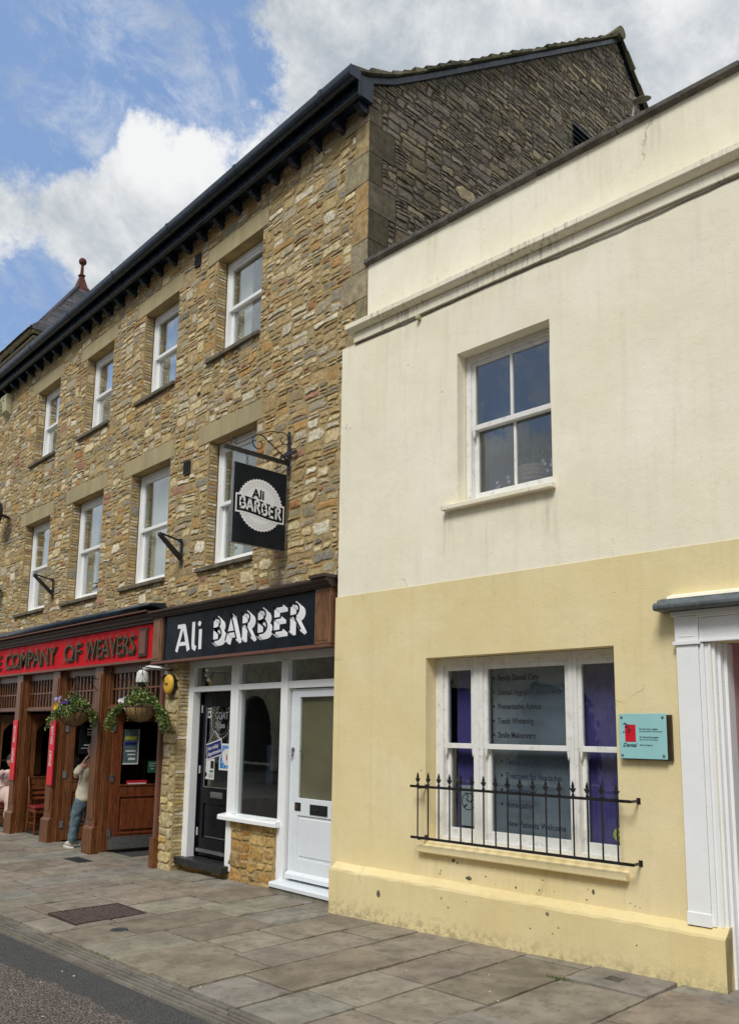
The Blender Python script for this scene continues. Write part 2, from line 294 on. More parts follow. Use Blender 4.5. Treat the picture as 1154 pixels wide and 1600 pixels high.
# ------------------------------------------------------------------ mesh helpers
CANG = .0555708
FR = {'W': Matrix.Identity(4), 'C': Matrix.Rotation(CANG, 4, 'Z')}   # stone front = world axes; townhouse front turned 3.2 degrees
BASE = {}
class MB:
    def __init__(s, M=None): s.v = []; s.f = []; s.m = []; s.c = []; s.M = M; s.usecol = False
    def add(s, vs, fs, mat=0, col=None):
        n = len(s.v)
        for p in vs:
            p = Vector(p)
            if s.M is not None: p = s.M @ p
            s.v.append(p)
        for f in fs:
            s.f.append([i+n for i in f]); s.m.append(mat); s.c.append(col or (1, 1, 1))
        if col: s.usecol = True
        return s
    def box(s, x0, x1, y0, y1, z0, z1, mat=0, col=None):
        return s.add([(x0, y0, z0), (x1, y0, z0), (x1, y1, z0), (x0, y1, z0), (x0, y0, z1), (x1, y0, z1), (x1, y1, z1), (x0, y1, z1)],
              [(0, 3, 2, 1), (4, 5, 6, 7), (0, 1, 5, 4), (1, 2, 6, 5), (2, 3, 7, 6), (3, 0, 4, 7)], mat, col)
    def prism(s, prof, T, a, b, mat=0, col=None):
        """closed profile [(p,q)] swept from a to b; T(p,q,t) -> point"""
        n = len(prof)
        vs = [T(p, q, a) for p, q in prof] + [T(p, q, b) for p, q in prof]
        fs = [tuple(range(n))[::-1], tuple(range(n, 2*n))] + [(i, (i+1) % n, n+(i+1) % n, n+i) for i in range(n)]
        return s.add(vs, fs, mat, col)
    def profx(s, prof, x0, x1, mat=0, col=None): return s.prism(prof, lambda p, q, t: (t, p, q), x0, x1, mat, col)   # profile in (y,z)
    def flat(s, prof, y0, y1, mat=0): return s.prism(prof, lambda p, q, t: (p, t, q), y0, y1, mat)                       # outline in (x,z)
    def tube(s, path, r, n=8, mat=0, col=None, cap=True):
        path = [Vector(p) for p in path]; rs = r if isinstance(r, (list, tuple)) else [r]*len(path)
        vs = []; fs = []; prev = None
        for i, p in enumerate(path):
            d = (path[min(i+1, len(path)-1)] - path[max(i-1, 0)]).normalized()
            ref = Vector((0, 0, 1)) if abs(d.z) < .95 else Vector((1, 0, 0))
            if prev is not None: ref = prev
            u = d.cross(ref).normalized(); w = u.cross(d).normalized(); prev = w
            for k in range(n):
                a = 2*math.pi*k/n; vs.append(p + (u*math.cos(a) + w*math.sin(a))*rs[i])
        for i in range(len(path)-1):
            for k in range(n):
                fs.append((i*n+k, i*n+(k+1) % n, (i+1)*n+(k+1) % n, (i+1)*n+k))
        if cap: fs.append(tuple(range(n))[::-1]); fs.append(tuple(range((len(path)-1)*n, len(path)*n)))
        return s.add(vs, fs, mat, col)
    def lathe(s, prof, c, n=24, T=None, mat=0, col=None, a0=0, a1=2*math.pi):
        """profile [(r,h)] about an axis; T(x,y,h)->point, default vertical axis at c"""
        T = T or (lambda x, y, h: (c[0]+x, c[1]+y, c[2]+h)); full = abs(a1-a0-2*math.pi) < 1e-6
        m_ = n if full else n+1; vs = []
        for r, h in prof:
            for k in range(m_):
                a = a0+(a1-a0)*k/n; vs.append(T(r*math.cos(a), r*math.sin(a), h))
        fs = []
        for i in range(len(prof)-1):
            for k in range(n):
                k2 = (k+1) % m_; fs.append((i*m_+k, i*m_+k2, (i+1)*m_+k2, (i+1)*m_+k))
        return s.add(vs, fs, mat, col)
    def grid(s, x0, x1, z0, z1, y, holes, depth=.12, mat=0, y1=None):
        """front sheet with rectangular holes, reveals turned in to `depth`"""
        xs = sorted({x0, x1, *[h[0] for h in holes], *[h[1] for h in holes]}); xs = [x for x in xs if x0 <= x <= x1]
        zs = sorted({z0, z1, *[h[2] for h in holes], *[h[3] for h in holes]}); zs = [q for q in zs if z0 <= q <= z1]
        for i in range(len(xs)-1):
            for j in range(len(zs)-1):
                cx, cz = (xs[i]+xs[i+1])/2, (zs[j]+zs[j+1])/2
                if any(h[0] < cx < h[1] and h[2] < cz < h[3] for h in holes): continue
                s.add([(xs[i], y, zs[j]), (xs[i+1], y, zs[j]), (xs[i+1], y, zs[j+1]), (xs[i], y, zs[j+1])], [(0, 1, 2, 3)], mat)
        for h in holes:
            a, b_, c, d = h; Y = y+depth
            s.add([(a, y, c), (a, Y, c), (a, Y, d), (a, y, d)], [(0, 1, 2, 3)], mat)
            s.add([(b_, y, c), (b_, Y, c), (b_, Y, d), (b_, y, d)], [(3, 2, 1, 0)], mat)
            s.add([(a, y, d), (a, Y, d), (b_, Y, d), (b_, y, d)], [(0, 1, 2, 3)], mat)
            s.add([(a, y, c), (a, Y, c), (b_, Y, c), (b_, y, c)], [(3, 2, 1, 0)], mat)
        return s
    def build(s, name, mats, root=None, bevel=0, smooth=False, frame='W', solid=0):
        if isinstance(mats, str): mats = [mats]
        me = bpy.data.meshes.new(name)
        if root is not None:
            top = root
            while top.parent is not None: top = top.parent
            b_ = BASE[top.name]
        else: b_ = Vector((0, 0, 0))
        me.from_pydata([tuple(v-b_) for v in s.v], [], s.f)
        for q in mats: me.materials.append(M[q])
        me.polygons.foreach_set('material_index', s.m)
        if s.usecol:
            at = me.attributes.new('Col', 'FLOAT_COLOR', 'CORNER'); buf = []
            for f, c in zip(s.f, s.c): buf += [c[0], c[1], c[2], 1.0]*len(f)
            at.data.foreach_set('color', buf)
        if smooth: me.polygons.foreach_set('use_smooth', [True]*len(me.polygons))
        me.update()
        o = bpy.data.objects.new(name, me); COL.objects.link(o)
        if root is not None: o.parent = root
        else: o.matrix_world = FR[frame]
        if bevel:
            mod = o.modifiers.new('Bevel', 'BEVEL'); mod.width = bevel; mod.segments = 2; mod.limit_method = 'ANGLE'; mod.angle_limit = R(40)
        return o
def thing(name, label, cat, base=(0, 0, 0), frame='W', group=None):
    o = bpy.data.objects.new(name, None); COL.objects.link(o); o.empty_display_size = .2
    o.matrix_world = FR[frame] @ Matrix.Translation(base); BASE[o.name] = Vector(base)
    o['label'] = label; o['category'] = cat
    if group: o['group'] = group
    return o
def tag(o, label, cat, group=None):
    o['label'] = label; o['category'] = cat
    if group: o['group'] = group
    return o
def struct(o, kind='structure'): o['kind'] = kind; return o
def centre(o):
    """move a single-mesh thing's origin to its own base"""
    me = o.data; xs = [v.co for v in me.vertices]
    c = Vector(((min(v.x for v in xs)+max(v.x for v in xs))/2, (min(v.y for v in xs)+max(v.y for v in xs))/2, min(v.z for v in xs)))
    me.transform(Matrix.Translation(-c)); o.matrix_world = o.matrix_world @ Matrix.Translation(c); return o
_fc = {}
def text_geo(body, size, bold=0.0, sx=1.0, shear=0.0, align='LEFT', extrude=.001, spacing=1.0):
    cu = bpy.data.curves.new('t', 'FONT'); cu.body = body; cu.size = size; cu.offset = bold; cu.shear = shear
    cu.align_x = align; cu.extrude = extrude; cu.space_character = spacing; cu.resolution_u = 3
    o = bpy.data.objects.new('t', cu); COL.objects.link(o); bpy.context.view_layer.update()
    me = bpy.data.meshes.new_from_object(o.evaluated_get(bpy.context.evaluated_depsgraph_get()))
    vs = [Vector((v.co.x*sx, v.co.y, v.co.z)) for v in me.vertices]; fs = [tuple(p.vertices) for p in me.polygons]
    bpy.data.objects.remove(o); bpy.data.curves.remove(cu); bpy.data.meshes.remove(me)
    return vs, fs
def text_on(mb, body, x, y, z, size, mat=0, rot=0.0, T=None, **k):
    """writing on an upright face looking towards -Y: x right, z up"""
    vs, fs = text_geo(body, size, **k); ca, sa = math.cos(rot), math.sin(rot)
    T = T or (lambda a, b_, d: (x + a, y - d, z + b_))
    mb.add([T(v.x*ca - v.y*sa, v.x*sa + v.y*ca, v.z) for v in vs], fs, mat)
def gz(X, Y=0.0):
    q = -.075+.0195*X if X > -4 else -.153+.009*(X+4)
    if X > 4: q = .003 + .005*(X-4)
    return q + .012*min(Y, 0)
rng = random.Random(7)
def cj(c, k, r=rng): 
    f = 1+r.uniform(-k, k); return tuple(max(.005, x*f*(1+r.uniform(-k, k)*.25)) for x in c)
PAL = [(srgb('#a8936b'), 18), (srgb('#b6a279'), 16), (srgb('#c2b38e'), 13), (srgb('#9d8c6c'), 16), (srgb('#a39a86'), 16), (srgb('#b8b09b'), 12), (srgb('#cbc5b2'), 8), (srgb('#8a867c'), 7),
       (srgb('#b08d5b'), 7), (srgb('#9c744f'), 2.2), (srgb('#9c7766'), 2.6), (srgb('#8d8470'), 9), (srgb('#cfc19c'), 7)]
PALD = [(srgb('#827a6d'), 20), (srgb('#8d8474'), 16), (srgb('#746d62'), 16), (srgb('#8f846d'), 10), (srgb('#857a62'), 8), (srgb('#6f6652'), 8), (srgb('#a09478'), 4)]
PALP = [(srgb('#c4b58d'), 16), (srgb('#b5a67f'), 14), (srgb('#cbb88a'), 12), (srgb('#bfb59a'), 10), (srgb('#c9ab6c'), 6), (srgb('#a89a78'), 8), (srgb('#cfc7b4'), 4)]
PALS = [(srgb('#b8955a'), 16), (srgb('#a98650'), 14), (srgb('#c2a56c'), 12), (srgb('#b07f3f'), 8), (srgb('#998159'), 8)]
def pick(pal, r):
    t_ = r.uniform(0, sum(w for _, w in pal)); g = 1.17 if pal is PAL else (1.06 if pal is PALD else 1)
    for c, w in pal:
        t_ -= w
        if t_ <= 0: return tuple(x*g for x in c)
    return pal[-1][0]
MORT = srgb('#ad9870')
def rubble(mb, u0, u1, v0, v1, T, pal, seed, us=(), vs=(), inside=None, cu=.053, cv=.042, ws=(2, 3, 3, 4, 4, 5, 6, 7), hs=(1, 1, 2, 2, 2, 2, 3, 3, 4),
           proud=(.003, .015), gap=.006, warp=.012, holes=(), k=.10, thin=0.0, rings=True):
    r = random.Random(seed)
    def lines(a, b_, ex, c):
        ks = sorted({a, b_, *[e for e in ex if a < e < b_]}); out = []
        for i in range(len(ks)-1):
            n = max(1, round((ks[i+1]-ks[i])/c)); out += [ks[i]+(ks[i+1]-ks[i])*j/n for j in range(n)]
        return out+[ks[-1]]
    U = lines(u0, u1, us, cu); V = lines(v0, v1, vs, cv); nu, nv = len(U)-1, len(V)-1
    occ = [[False]*nv for _ in range(nu)]
    for i in range(nu):
        for j in range(nv):
            c = ((U[i]+U[i+1])/2, (V[j]+V[j+1])/2)
            if any(h[0] < c[0] < h[1] and h[2] < c[1] < h[3] for h in holes) or (inside and not inside(*c)): occ[i][j] = True
    def wp(u, v):
        d = min([u-u0, u1-u, v-v0, v1-v] + [max(h[0]-u, u-h[1], h[2]-v, v-h[3]) for h in holes]); f = min(1, max(0, d/.15))
        return v + f*warp*(math.sin(u*1.7+v*.8+seed)+.7*math.sin(u*4.3+v*2.1+2)+.4*math.sin(u*9+v*5))
    def wu(u, v):
        d = min([u-u0, u1-u, v-v0, v1-v] + [max(h[0]-u, u-h[1], h[2]-v, v-h[3]) for h in holes]); f = min(1, max(0, d/.12))
        return u + f*(warp/.012)*(.016*math.sin(v*8.3+u*2.7+seed)+.012*math.sin(v*21+u*5+1)+.008*math.sin(v*47+u*9))
    T_, T = T, (lambda a, b_, d: T_(wu(a, b_) if warp else a, wp(a, b_) if warp else b_, d))
    for j in range(nv):
        i = 0
        while i < nu:
            if occ[i][j]: i += 1; continue
            big = r.random() < .025
            w = r.choice(ws) if not big else r.choice((5, 6, 7)); h = r.choice(hs) if not big else r.choice((4, 5))
            if h > w-1: h = max(1, w-1)
            ww = 0
            while ww < w and i+ww < nu and not occ[i+ww][j]: ww += 1
            if i+ww < nu and not occ[i+ww][j] and ((i+ww+1 >= nu) or occ[i+ww+1][j]): ww += 1
            hh = 1
            while hh < h and j+hh < nv and all(not occ[i+q][j+hh] for q in range(ww)): hh += 1
            for a in range(ww):
                for b_ in range(hh): occ[i+a][j+b_] = True
            a0, a1, b0, b1 = U[i], U[i+ww], V[j], V[j+hh]
            W_, H_ = a1-a0, b1-b0; g = gap*r.uniform(.7, 1.6)
            cn = min(W_, H_)*r.uniform(.04, .20); jj = min(W_, H_)*.07
            def J(): return r.uniform(-jj, jj)
            x0, x1, y0, y1 = a0+g, a1-g, b0+g*.8, b1-g*.8
            c1, c2, c3, c4 = [min(W_, H_)*r.choice((.05, .12, .2, .32)) for _ in range(4)]; cw = W_*.04
            P = [(x0+c1+cw, y0), ((x0+x1)/2+J()*2, y0+abs(J())*.8), (x1-c2-cw, y0), (x1, y0+c2), (x1-abs(J()), (y0+y1)/2), (x1, y1-c3),
                 (x1-c3-cw, y1), ((x0+x1)/2+J()*2, y1-abs(J())*.8), (x0+c4+cw, y1), (x0, y1-c4), (x0+abs(J()), (y0+y1)/2), (x0, y0+c1)]
            P = [(x+J()*.6, y+J()*.5) for x, y in P]; n = len(P)
            cx, cy = (x0+x1)/2, (y0+y1)/2; pr = r.uniform(*proud); tx, ty = r.uniform(-.4, .4)*pr, r.uniform(-.5, .5)*pr
            vsn = []
            ins = min(.014, min(W_, H_)*.16)
            for q, (kk, dd) in enumerate(((0, -.012), (1, .75), (2, 1.0))):
                for (x, y) in P:
                    dx, dy = x-cx, y-cy; L = math.hypot(dx, dy) or 1
                    s_ = 1 if kk == 0 else (1-ins/L if kk == 1 else .55)
                    X, Y = cx+dx*s_, cy+dy*s_
                    D = dd if kk == 0 else pr*dd + tx*(X-cx)/W_*2 + ty*(Y-cy)/H_*2 + r.uniform(-.16, .16)*pr*(1 if kk == 2 else .6)
                    if kk == 0: D = -.014
                    vsn.append(T(X, Y, D))
            vsn.append(T(cx, cy, pr*r.uniform(.9, 1.15)))
            fs = []
            for ring in (0, 1):
                for q in range(n): fs.append((ring*n+q, ring*n+(q+1) % n, (ring+1)*n+(q+1) % n, (ring+1)*n+q))
            for q in range(n): fs.append((2*n+q, 2*n+(q+1) % n, 3*n))
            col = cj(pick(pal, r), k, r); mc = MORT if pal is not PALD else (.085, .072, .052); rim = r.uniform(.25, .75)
            mb.add(vsn, fs, 1, col)
            for q in range(n): mb.c[-len(fs)+q] = tuple(a_*(1-rim)+b2*rim for a_, b2 in zip(col, mc))
            i += ww

# ------------------------------------------------------------------ ground
def flagmat():
    mt, t, b = newmat('york_flagstone'); p = t.pos()
    a = t.new('ShaderNodeAttribute', attribute_name='Col').outputs['Color']
    c = t.mix(t.ramp(t.noise(p, 3.2, 9, .65), .3, .7), t.mix(1.0, a, (.70, .68, .64), 'MULTIPLY'), t.mix(1.0, a, (1.2, 1.17, 1.1), 'MULTIPLY'))
    c = t.mix(t.math('MULTIPLY', t.ramp(t.noise(p, 9, 9, .72), .50, .64), .45), c, (.10, .088, .07))
    c = t.mix(t.math('MULTIPLY', t.ramp(t.noise(t.vadd(p, (4, 8, 0)), 1.6, 7, .6), .50, .66), .22), c, (.16, .12, .09))
    vo = t.voro(p, 7.0); c = t.mix(t.math('MULTIPLY', t.ramp(vo, .035, .05, 1, 0), t.ramp(t.noise(p, 2, 3), .5, .56)), c, (.45, .43, .38))
    t.put(b.inputs['Base Color'], c); t.put(b.inputs['Roughness'], t.ramp(t.noise(p, 6, 6, .6), .3, .7, .62, .9)); b.inputs['Specular IOR Level'].default_value = .35
    q = bump(t, b, t.noise(p, 7, 8, .62, .6), .016); bump(t, b, t.noise(p, 85, 7, .75), .003, 1, q); return mt
M['flag'] = flagmat()
def asphalt(name, c0, c1, sc, chips):
    mt, t, b = newmat(name); p = t.pos()
    v = t.voro(p, sc, 'F1', 1); vd = t.voro(p, sc, 'F1', 0); s_ = t.sep(v)[0]
    c = t.mix(s_, c0, c1); c = t.mix(t.math('MULTIPLY', t.ramp(s_, .80, .9), chips), c, (.36, .30, .27))
    c = t.mix(t.ramp(vd, .35, .6), c, tuple(x*.45 for x in c0))
    c = t.mix(t.math('MULTIPLY', t.ramp(t.noise(p, 1.4, 6, .6), .45, .7), .4), c, tuple(x*.7 for x in c0))
    t.put(b.inputs['Base Color'], c); b.inputs['Roughness'].default_value = .9; b.inputs['Specular IOR Level'].default_value = .3
    bump(t, b, t.math('SUBTRACT', 1.0, vd), .006); return mt
M['asphalt'] = asphalt('smooth_asphalt', (.092, .092, .091), (.165, .165, .162), 150, .25)
M['chip'] = asphalt('red_chip_asphalt', (.125, .105, .095), (.28, .235, .21), 75, .6)
M['joint'] = pm('sandy_mortar_joint', (.17, .155, .125), .95, 0, .35, 7, .006, 50, .2, ((.035, .035, .02), .6))
M['earth'] = pm('distant_paving', (.16, .15, .13), .9, 0, .2, .5, 0)

mb = MB(); mb.add([(-600, -600, -.35), (600, -600, -.35), (600, 600, -.35), (-600, 600, -.35)], [(0, 1, 2, 3)])
struct(mb.build('ground', 'earth'))
def sheet(name, mat, x0, x1, ylo, yhi, dz, nx=40):
    mb = MB(); vs = []
    for i in range(nx+1):
        x = x0+(x1-x0)*i/nx
        for y in (ylo(x), yhi(x)): vs.append((x, y, gz(x, y)+dz))
    mb.add(vs, [(2*i, 2*i+2, 2*i+3, 2*i+1) for i in range(nx)]); return struct(mb.build(name, mat))
KT = lambda x: -2.49+.016*x           # pavement edge
KB = lambda x: -2.745+.020*x
sheet('pavement_bed', 'joint', -40, 30, lambda x: KB(x)-.02, lambda x: 1.2, -.014)
sheet('asphalt_margin', 'asphalt', -40, 30, lambda x: -3.14+.035*x, lambda x: KB(x)+.0, -.010)
# ragged edge between the smooth margin and the chippings
mb = MB(); r = random.Random(3); N = 900; vs = []
for i in range(N+1):
    x = -40+70*i/N; y = -3.09+.035*x+.018*math.sin(x*3.1)+.012*math.sin(x*11)+r.uniform(-.016, .016)
    for yy in (-12.5, y): vs.append((x, yy, gz(x, yy)-.005))
mb.add(vs, [(2*i, 2*i+2, 2*i+3, 2*i+1) for i in range(N)]); struct(mb.build('road', 'chip'))
# ribbed kerb strip: five narrow ribs cut in separate blocks
mb = MB(); r = random.Random(5)
for k in range(5):
    x = -30+r.uniform(0, .5)
    while x < 18:
        L = r.uniform(.55, .95); t0, t1 = k/5, (k+1)/5
        def yy(X, t_): return KB(X)+(KT(X)-.02-KB(X))*t_
        e = .006; dz = r.uniform(-.002, .003); col = cj((.175, .165, .145), .12, r)
        xa, xb = x+.004, x+L-.004
        h = [(xa, yy(xa, t0)+e), (xb, yy(xb, t0)+e), (xb, yy(xb, t1)-e), (xa, yy(xa, t1)-e)]
        vs = [(a, b_, gz(a, b_)-.03) for a, b_ in h]+[(a, b_+(.007 if q < 2 else -.007), gz(a, b_)+.002+dz) for q, (a, b_) in enumerate(h)]
        mb.add(vs, [(4, 5, 6, 7), (0, 1, 5, 4), (1, 2, 6, 5), (2, 3, 7, 6), (3, 0, 4, 7)], 0, col); x += L
struct(mb.build('kerb_strip', 'flag'))
# flagstones laid in courses across the pavement
PF = [(srgb('#918b80'), 10), (srgb('#8b8478'), 10), (srgb('#857e73'), 8), (srgb('#90897e'), 8), (srgb('#8c8276'), 5), (srgb('#8a8780'), 6), (srgb('#80786c'), 5)]
mb = MB(); r = random.Random(21); x = -28.0
MHR = (-2.16, -1.5, -2.2, -1.44)
while x < 16:
    wd = r.uniform(.42, .80)
    if abs(x+2.14) < .5: wd = max(.35, -2.14-x) if x < -2.3 else .66
    y = KT(x)+.012
    while y < .62:
        ln = r.uniform(.45, 1.15)
        if y+ln > .25: ln = .75-y
        if ln < .35: y += ln; continue
        sk = .02
        x0, x1, y0, y1 = x, x+wd, y, y+ln
        inh = x0 < MHR[1]-.02 and x1 > MHR[0]+.02 and y0 < MHR[3]-.02 and y1 > MHR[2]+.02
        rects = [(x0, x1, y0, y1)]
        if inh:
            rects = []
            if y0 < MHR[2]-.05: rects.append((x0, x1, y0, MHR[2]))
            if y1 > MHR[3]+.05: rects.append((x0, x1, MHR[3], y1))
            if x0 < MHR[0]-.05: rects.append((x0, MHR[0], max(y0, MHR[2]), min(y1, MHR[3])))
            if x1 > MHR[1]+.05: rects.append((MHR[1], x1, max(y0, MHR[2]), min(y1, MHR[3])))
        for (a0, a1, b0, b1) in rects:
            g = r.uniform(.006, .015); col = cj(pick(PF, r), .09, r); dz = r.uniform(-.003, .006); tx = r.uniform(-.008, .008); ty = r.uniform(-.006, .006)
            pts = []
            for (cx0, cy0, cx1, cy1) in ((a0, b0, a1, b0), (a1, b0, a1, b1), (a1, b1, a0, b1), (a0, b1, a0, b0)):
                n = max(3, int(max(abs(cx1-cx0), abs(cy1-cy0))/.07))
                for q in range(n):
                    f = q/n; xx, yy_ = cx0+(cx1-cx0)*f, cy0+(cy1-cy0)*f; jj = .006
                    if q == 0: jj = .003
                    pts.append([xx+r.uniform(-jj, jj), yy_+r.uniform(-jj, jj)])
            mx, my = (a0+a1)/2, (b0+b1)/2; ring = []
            for ins, hz in ((g, -.03), (g+.002, -.004), (g+.010, 0)):
                for (px, py) in pts:
                    dx, dy = px-mx, py-my
                    X = mx+dx*(1-ins/max(.05, (a1-a0)/2)); Y = my+dy*(1-ins/max(.05, (b1-b0)/2))
                    X += sk*(Y+1.2)*0; ring.append((X, Y, gz(X, Y)+hz+dz+tx*(X-mx)+ty*(Y-my)))
            n = len(pts); ring.append((mx, my, gz(mx, my)+dz))
            fs = [(q*n+i, q*n+(i+1) % n, (q+1)*n+(i+1) % n, (q+1)*n+i) for q in (0, 1) for i in range(n)]+[(2*n+i, 2*n+(i+1) % n, 3*n) for i in range(n)]
            mb.add(ring, fs, 0, col)
        y += ln
    x += wd
struct(mb.build('pavement', 'flag'))
# far pavement beyond the road
sheet('far_pavement', 'flag', -40, 30, lambda x: -17, lambda x: -12.4, .10)

# drain covers set in the flags
r_ = thing('manhole_cover', 'rusty brown rectangular iron cover with raised studs in the paving', 'manhole cover', (-1.83, -1.82, gz(-1.83, -1.82)))
mb = MB(); z0 = gz(-1.83, -1.82)
mb.box(-2.145, -1.515, -2.185, -1.455, z0-.03, z0+.001); mb.build('plate', 'manhole', r_)
mb = MB()
for (a, b_, c, d) in ((-2.145, -1.515, -2.185, -2.165), (-2.145, -1.515, -1.475, -1.455), (-2.145, -2.125, -2.165, -1.475), (-1.535, -1.515, -2.165, -1.475)): mb.box(a, b_, c, d, z0+.0005, z0+.007)
mb.build('rim', 'manhole', r_)
mb = MB()
for i in range(11):
    for j in range(15):
        x = -2.105+.052*i+(.026 if j % 2 else 0); y = -2.14+.046*j
        if x < -1.55: mb.lathe([(.017, 0), (.012, .008), (0, .009)], (x, y, z0+.001), 6)
struct(mb.build('studs', 'manhole', r_)) if False else mb.build('studs', 'manhole', r_)
def disc(name, lab, cx, cy, rx, mat):
    z0 = gz(cx, cy); mb = MB(); mb.lathe([(0, .004), (rx*.82, .004), (rx*.86, .001), (rx*.9, .006), (rx, .006), (rx, -.02)], (cx, cy, z0+.001), 24)
    for q in range(5): mb.box(cx-rx*.55, cx+rx*.55, cy-rx*.5+q*rx*.25, cy-rx*.42+q*rx*.25, z0+.005, z0+.009)
    return tag(centre(mb.build(name, mat)), lab, 'drain cover')
disc('drain_cover', 'small round dark iron cover beside the big rusty manhole', -1.0, -2.0, .075, 'cover')
def grate(lab, cx, cy, w, h, n):
    z0 = gz(cx, cy); mb = MB(); mb.box(cx-w/2, cx+w/2, cy-h/2, cy+h/2, z0-.03, z0+.003)
    for q in range(n): x = cx-w/2+.02+(w-.04)*q/(n-1); mb.box(x-.006, x+.006, cy-h/2+.015, cy+h/2-.015, z0+.0035, z0+.010)
    return tag(centre(mb.build('drain_grate', 'cover')), lab, 'drain cover')
grate('ribbed dark grate in the flags before the pub doorway', -5.38, -.47, .50, .22, 13)
grate('little square grate at the foot of the yellow plinth', 2.98, -.25, .14, .13, 5)

# ------------------------------------------------------------------ the stone building
sb = thing('stone_building', 'three storey rubble stone building with sash windows and navy eaves above the shops', 'building', (-6, 0, -.15))
WIN = [(-3.14, -2.05, 6.80, 8.24), (-5.26, -4.21, 6.79, 8.22), (-7.42, -6.37, 6.78, 8.20), (-9.68, -8.60, 6.79, 8.24),
       (-3.16, -2.04, 3.83, 5.56), (-5.42, -4.22, 3.83, 5.59), (-7.64, -6.41, 3.83, 5.59), (-9.82, -8.60, 3.83, 5.55)]
LINT = [(w[0]-.28, w[1]+.11, w[3], w[3]+.27) for w in WIN]
QZ = [8.80, 8.60, 8.22, 7.85, 7.50, 7.14, 6.78, 6.44, 6.08, 5.72]
QF = [.42, .21, .40, .20, .25, .26, .42, .17, .34]
QS = [.19, .40, .20, .42, .30, .45, .18, .40, .20]
holes = list(WIN)+LINT+[(-QF[i], 0.01, QZ[i+1], QZ[i]) for i in range(9)]
VENT = [(-3.80, -3.63, 5.22, 5.42), (-3.77, -3.62, 8.38, 8.58)]
mb = MB(); mb.grid(-13.2, 0, 2.61, 8.98, 0, WIN, .15)
us = [e for h in holes for e in h[:2]]; vs = [e for h in holes for e in h[2:]]
rubble(mb, -13.2, 0, 3.15, 8.92, lambda u, v, d: (u, -d, v), PAL, 11, us, vs, holes=holes+VENT)
for i, w in enumerate(WIN):       # stones returned into the window reveals
    for side, X, sg in ((0, w[0], 1), (1, w[1], -1)):
        rubble(mb, 0.004, .15, w[2], w[3], lambda u, v, d, X=X, sg=sg: (X+sg*d*.7, u, v), PAL, 100+i*2+side, cu=.075, cv=.05, ws=(1, 2, 2, 2), hs=(1, 2, 2, 3, 3, 4), proud=(.004, .012), warp=0)
mb.build('wall', ['mortar', 'rubble'], sb)
# pier between the two shops, with its return
mb = MB(); mb.box(-4.02, -3.665, .006, .6, -.3, 2.6)
rubble(mb, -4.02, -3.67, -.22, 2.58, lambda u, v, d: (u, -d, v), PALP, 51, cu=.07, cv=.05, ws=(3, 4, 5, 5), hs=(2, 3, 3, 4), proud=(.005, .018), gap=.004, warp=.004)
rubble(mb, 0, .17, -.1, 2.58, lambda u, v, d: (-3.67+d, u, v), PALP, 52, cu=.08, cv=.05, ws=(1, 2, 2), hs=(2, 3, 3, 4), proud=(.005, .016), gap=.004, warp=.004)
mb.build('pier', ['mortar', 'rubble'], sb)
mb = MB(); mb.box(-3.67, -2.63, .165, .45, -.3, -.062); mb.box(-2.63, -1.47, .165, .45, -.3, .585)
rubble(mb, -3.67, -2.60, -.22, -.06, lambda u, v, d: (u, .165-d, v), PALS, 53, cu=.06, cv=.05, ws=(3, 4, 5), hs=(2, 3), proud=(.01, .03), warp=.004)
rubble(mb, -2.56, -1.47, -.22, .585, lambda u, v, d: (u, .165-d, v), PALS, 54, cu=.055, cv=.045, ws=(2, 3, 3, 4, 5, 6), hs=(2, 3, 3, 4), proud=(.006, .02), gap=.004, warp=.01)
mb.build('stall_riser', ['mortar', 'rubble'], sb)
# gable
RP = [(-.29, 9.03), (0.0, 9.16), (.35, 9.36), (.9, 9.77), (5.63, 13.40), (9.6, 8.95)]
def roofz(y):
    for (a, b_), (c, d) in zip(RP, RP[1:]):
        if a <= y <= c: return b_+(d-b_)*(y-a)/(c-a)
    return 8.9
mb = MB(); ys = [0, .35, .9, 2, 3.2, 4.4, 5.63, 7, 8.3, 9.6]
vs = [(0, y, -.3) for y in ys]+[(0, y, roofz(y)-.07) for y in ys]; n = len(ys)
mb.add(vs, [(i, i+1, n+i+1, n+i) for i in range(n-1)])
vents = [(4.20, 4.80, 10.40, 11.02)]
qh = [(0, QS[i], QZ[i+1], QZ[i]) for i in range(9)]
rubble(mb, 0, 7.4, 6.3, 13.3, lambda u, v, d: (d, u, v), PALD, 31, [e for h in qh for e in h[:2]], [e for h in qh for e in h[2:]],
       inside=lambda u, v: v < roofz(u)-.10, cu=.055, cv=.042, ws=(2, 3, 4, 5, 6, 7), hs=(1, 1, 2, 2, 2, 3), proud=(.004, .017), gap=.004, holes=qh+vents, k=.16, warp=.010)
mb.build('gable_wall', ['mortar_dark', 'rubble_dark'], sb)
mb = MB(); mb.add([(-13.2, 9.6, -.3), (0, 9.6, -.3), (0, 9.6, 8.95), (-13.2, 9.6, 8.95)], [(0, 1, 2, 3)])
vs = [(-13.2, y, -.3) for y in ys]+[(-13.2, y, roofz(y)-.07) for y in ys]; mb.add(vs, [(i, i+1, n+i+1, n+i) for i in range(n-1)])
mb.build('back_wall', 'mortar', sb)
QC = [srgb('#a3957a'), srgb('#b09c74'), srgb('#9c9276'), srgb('#b39566'), srgb('#b0966c'), srgb('#9e947c'), srgb('#a69a80'), srgb('#8f8668'), srgb('#a0926e')]
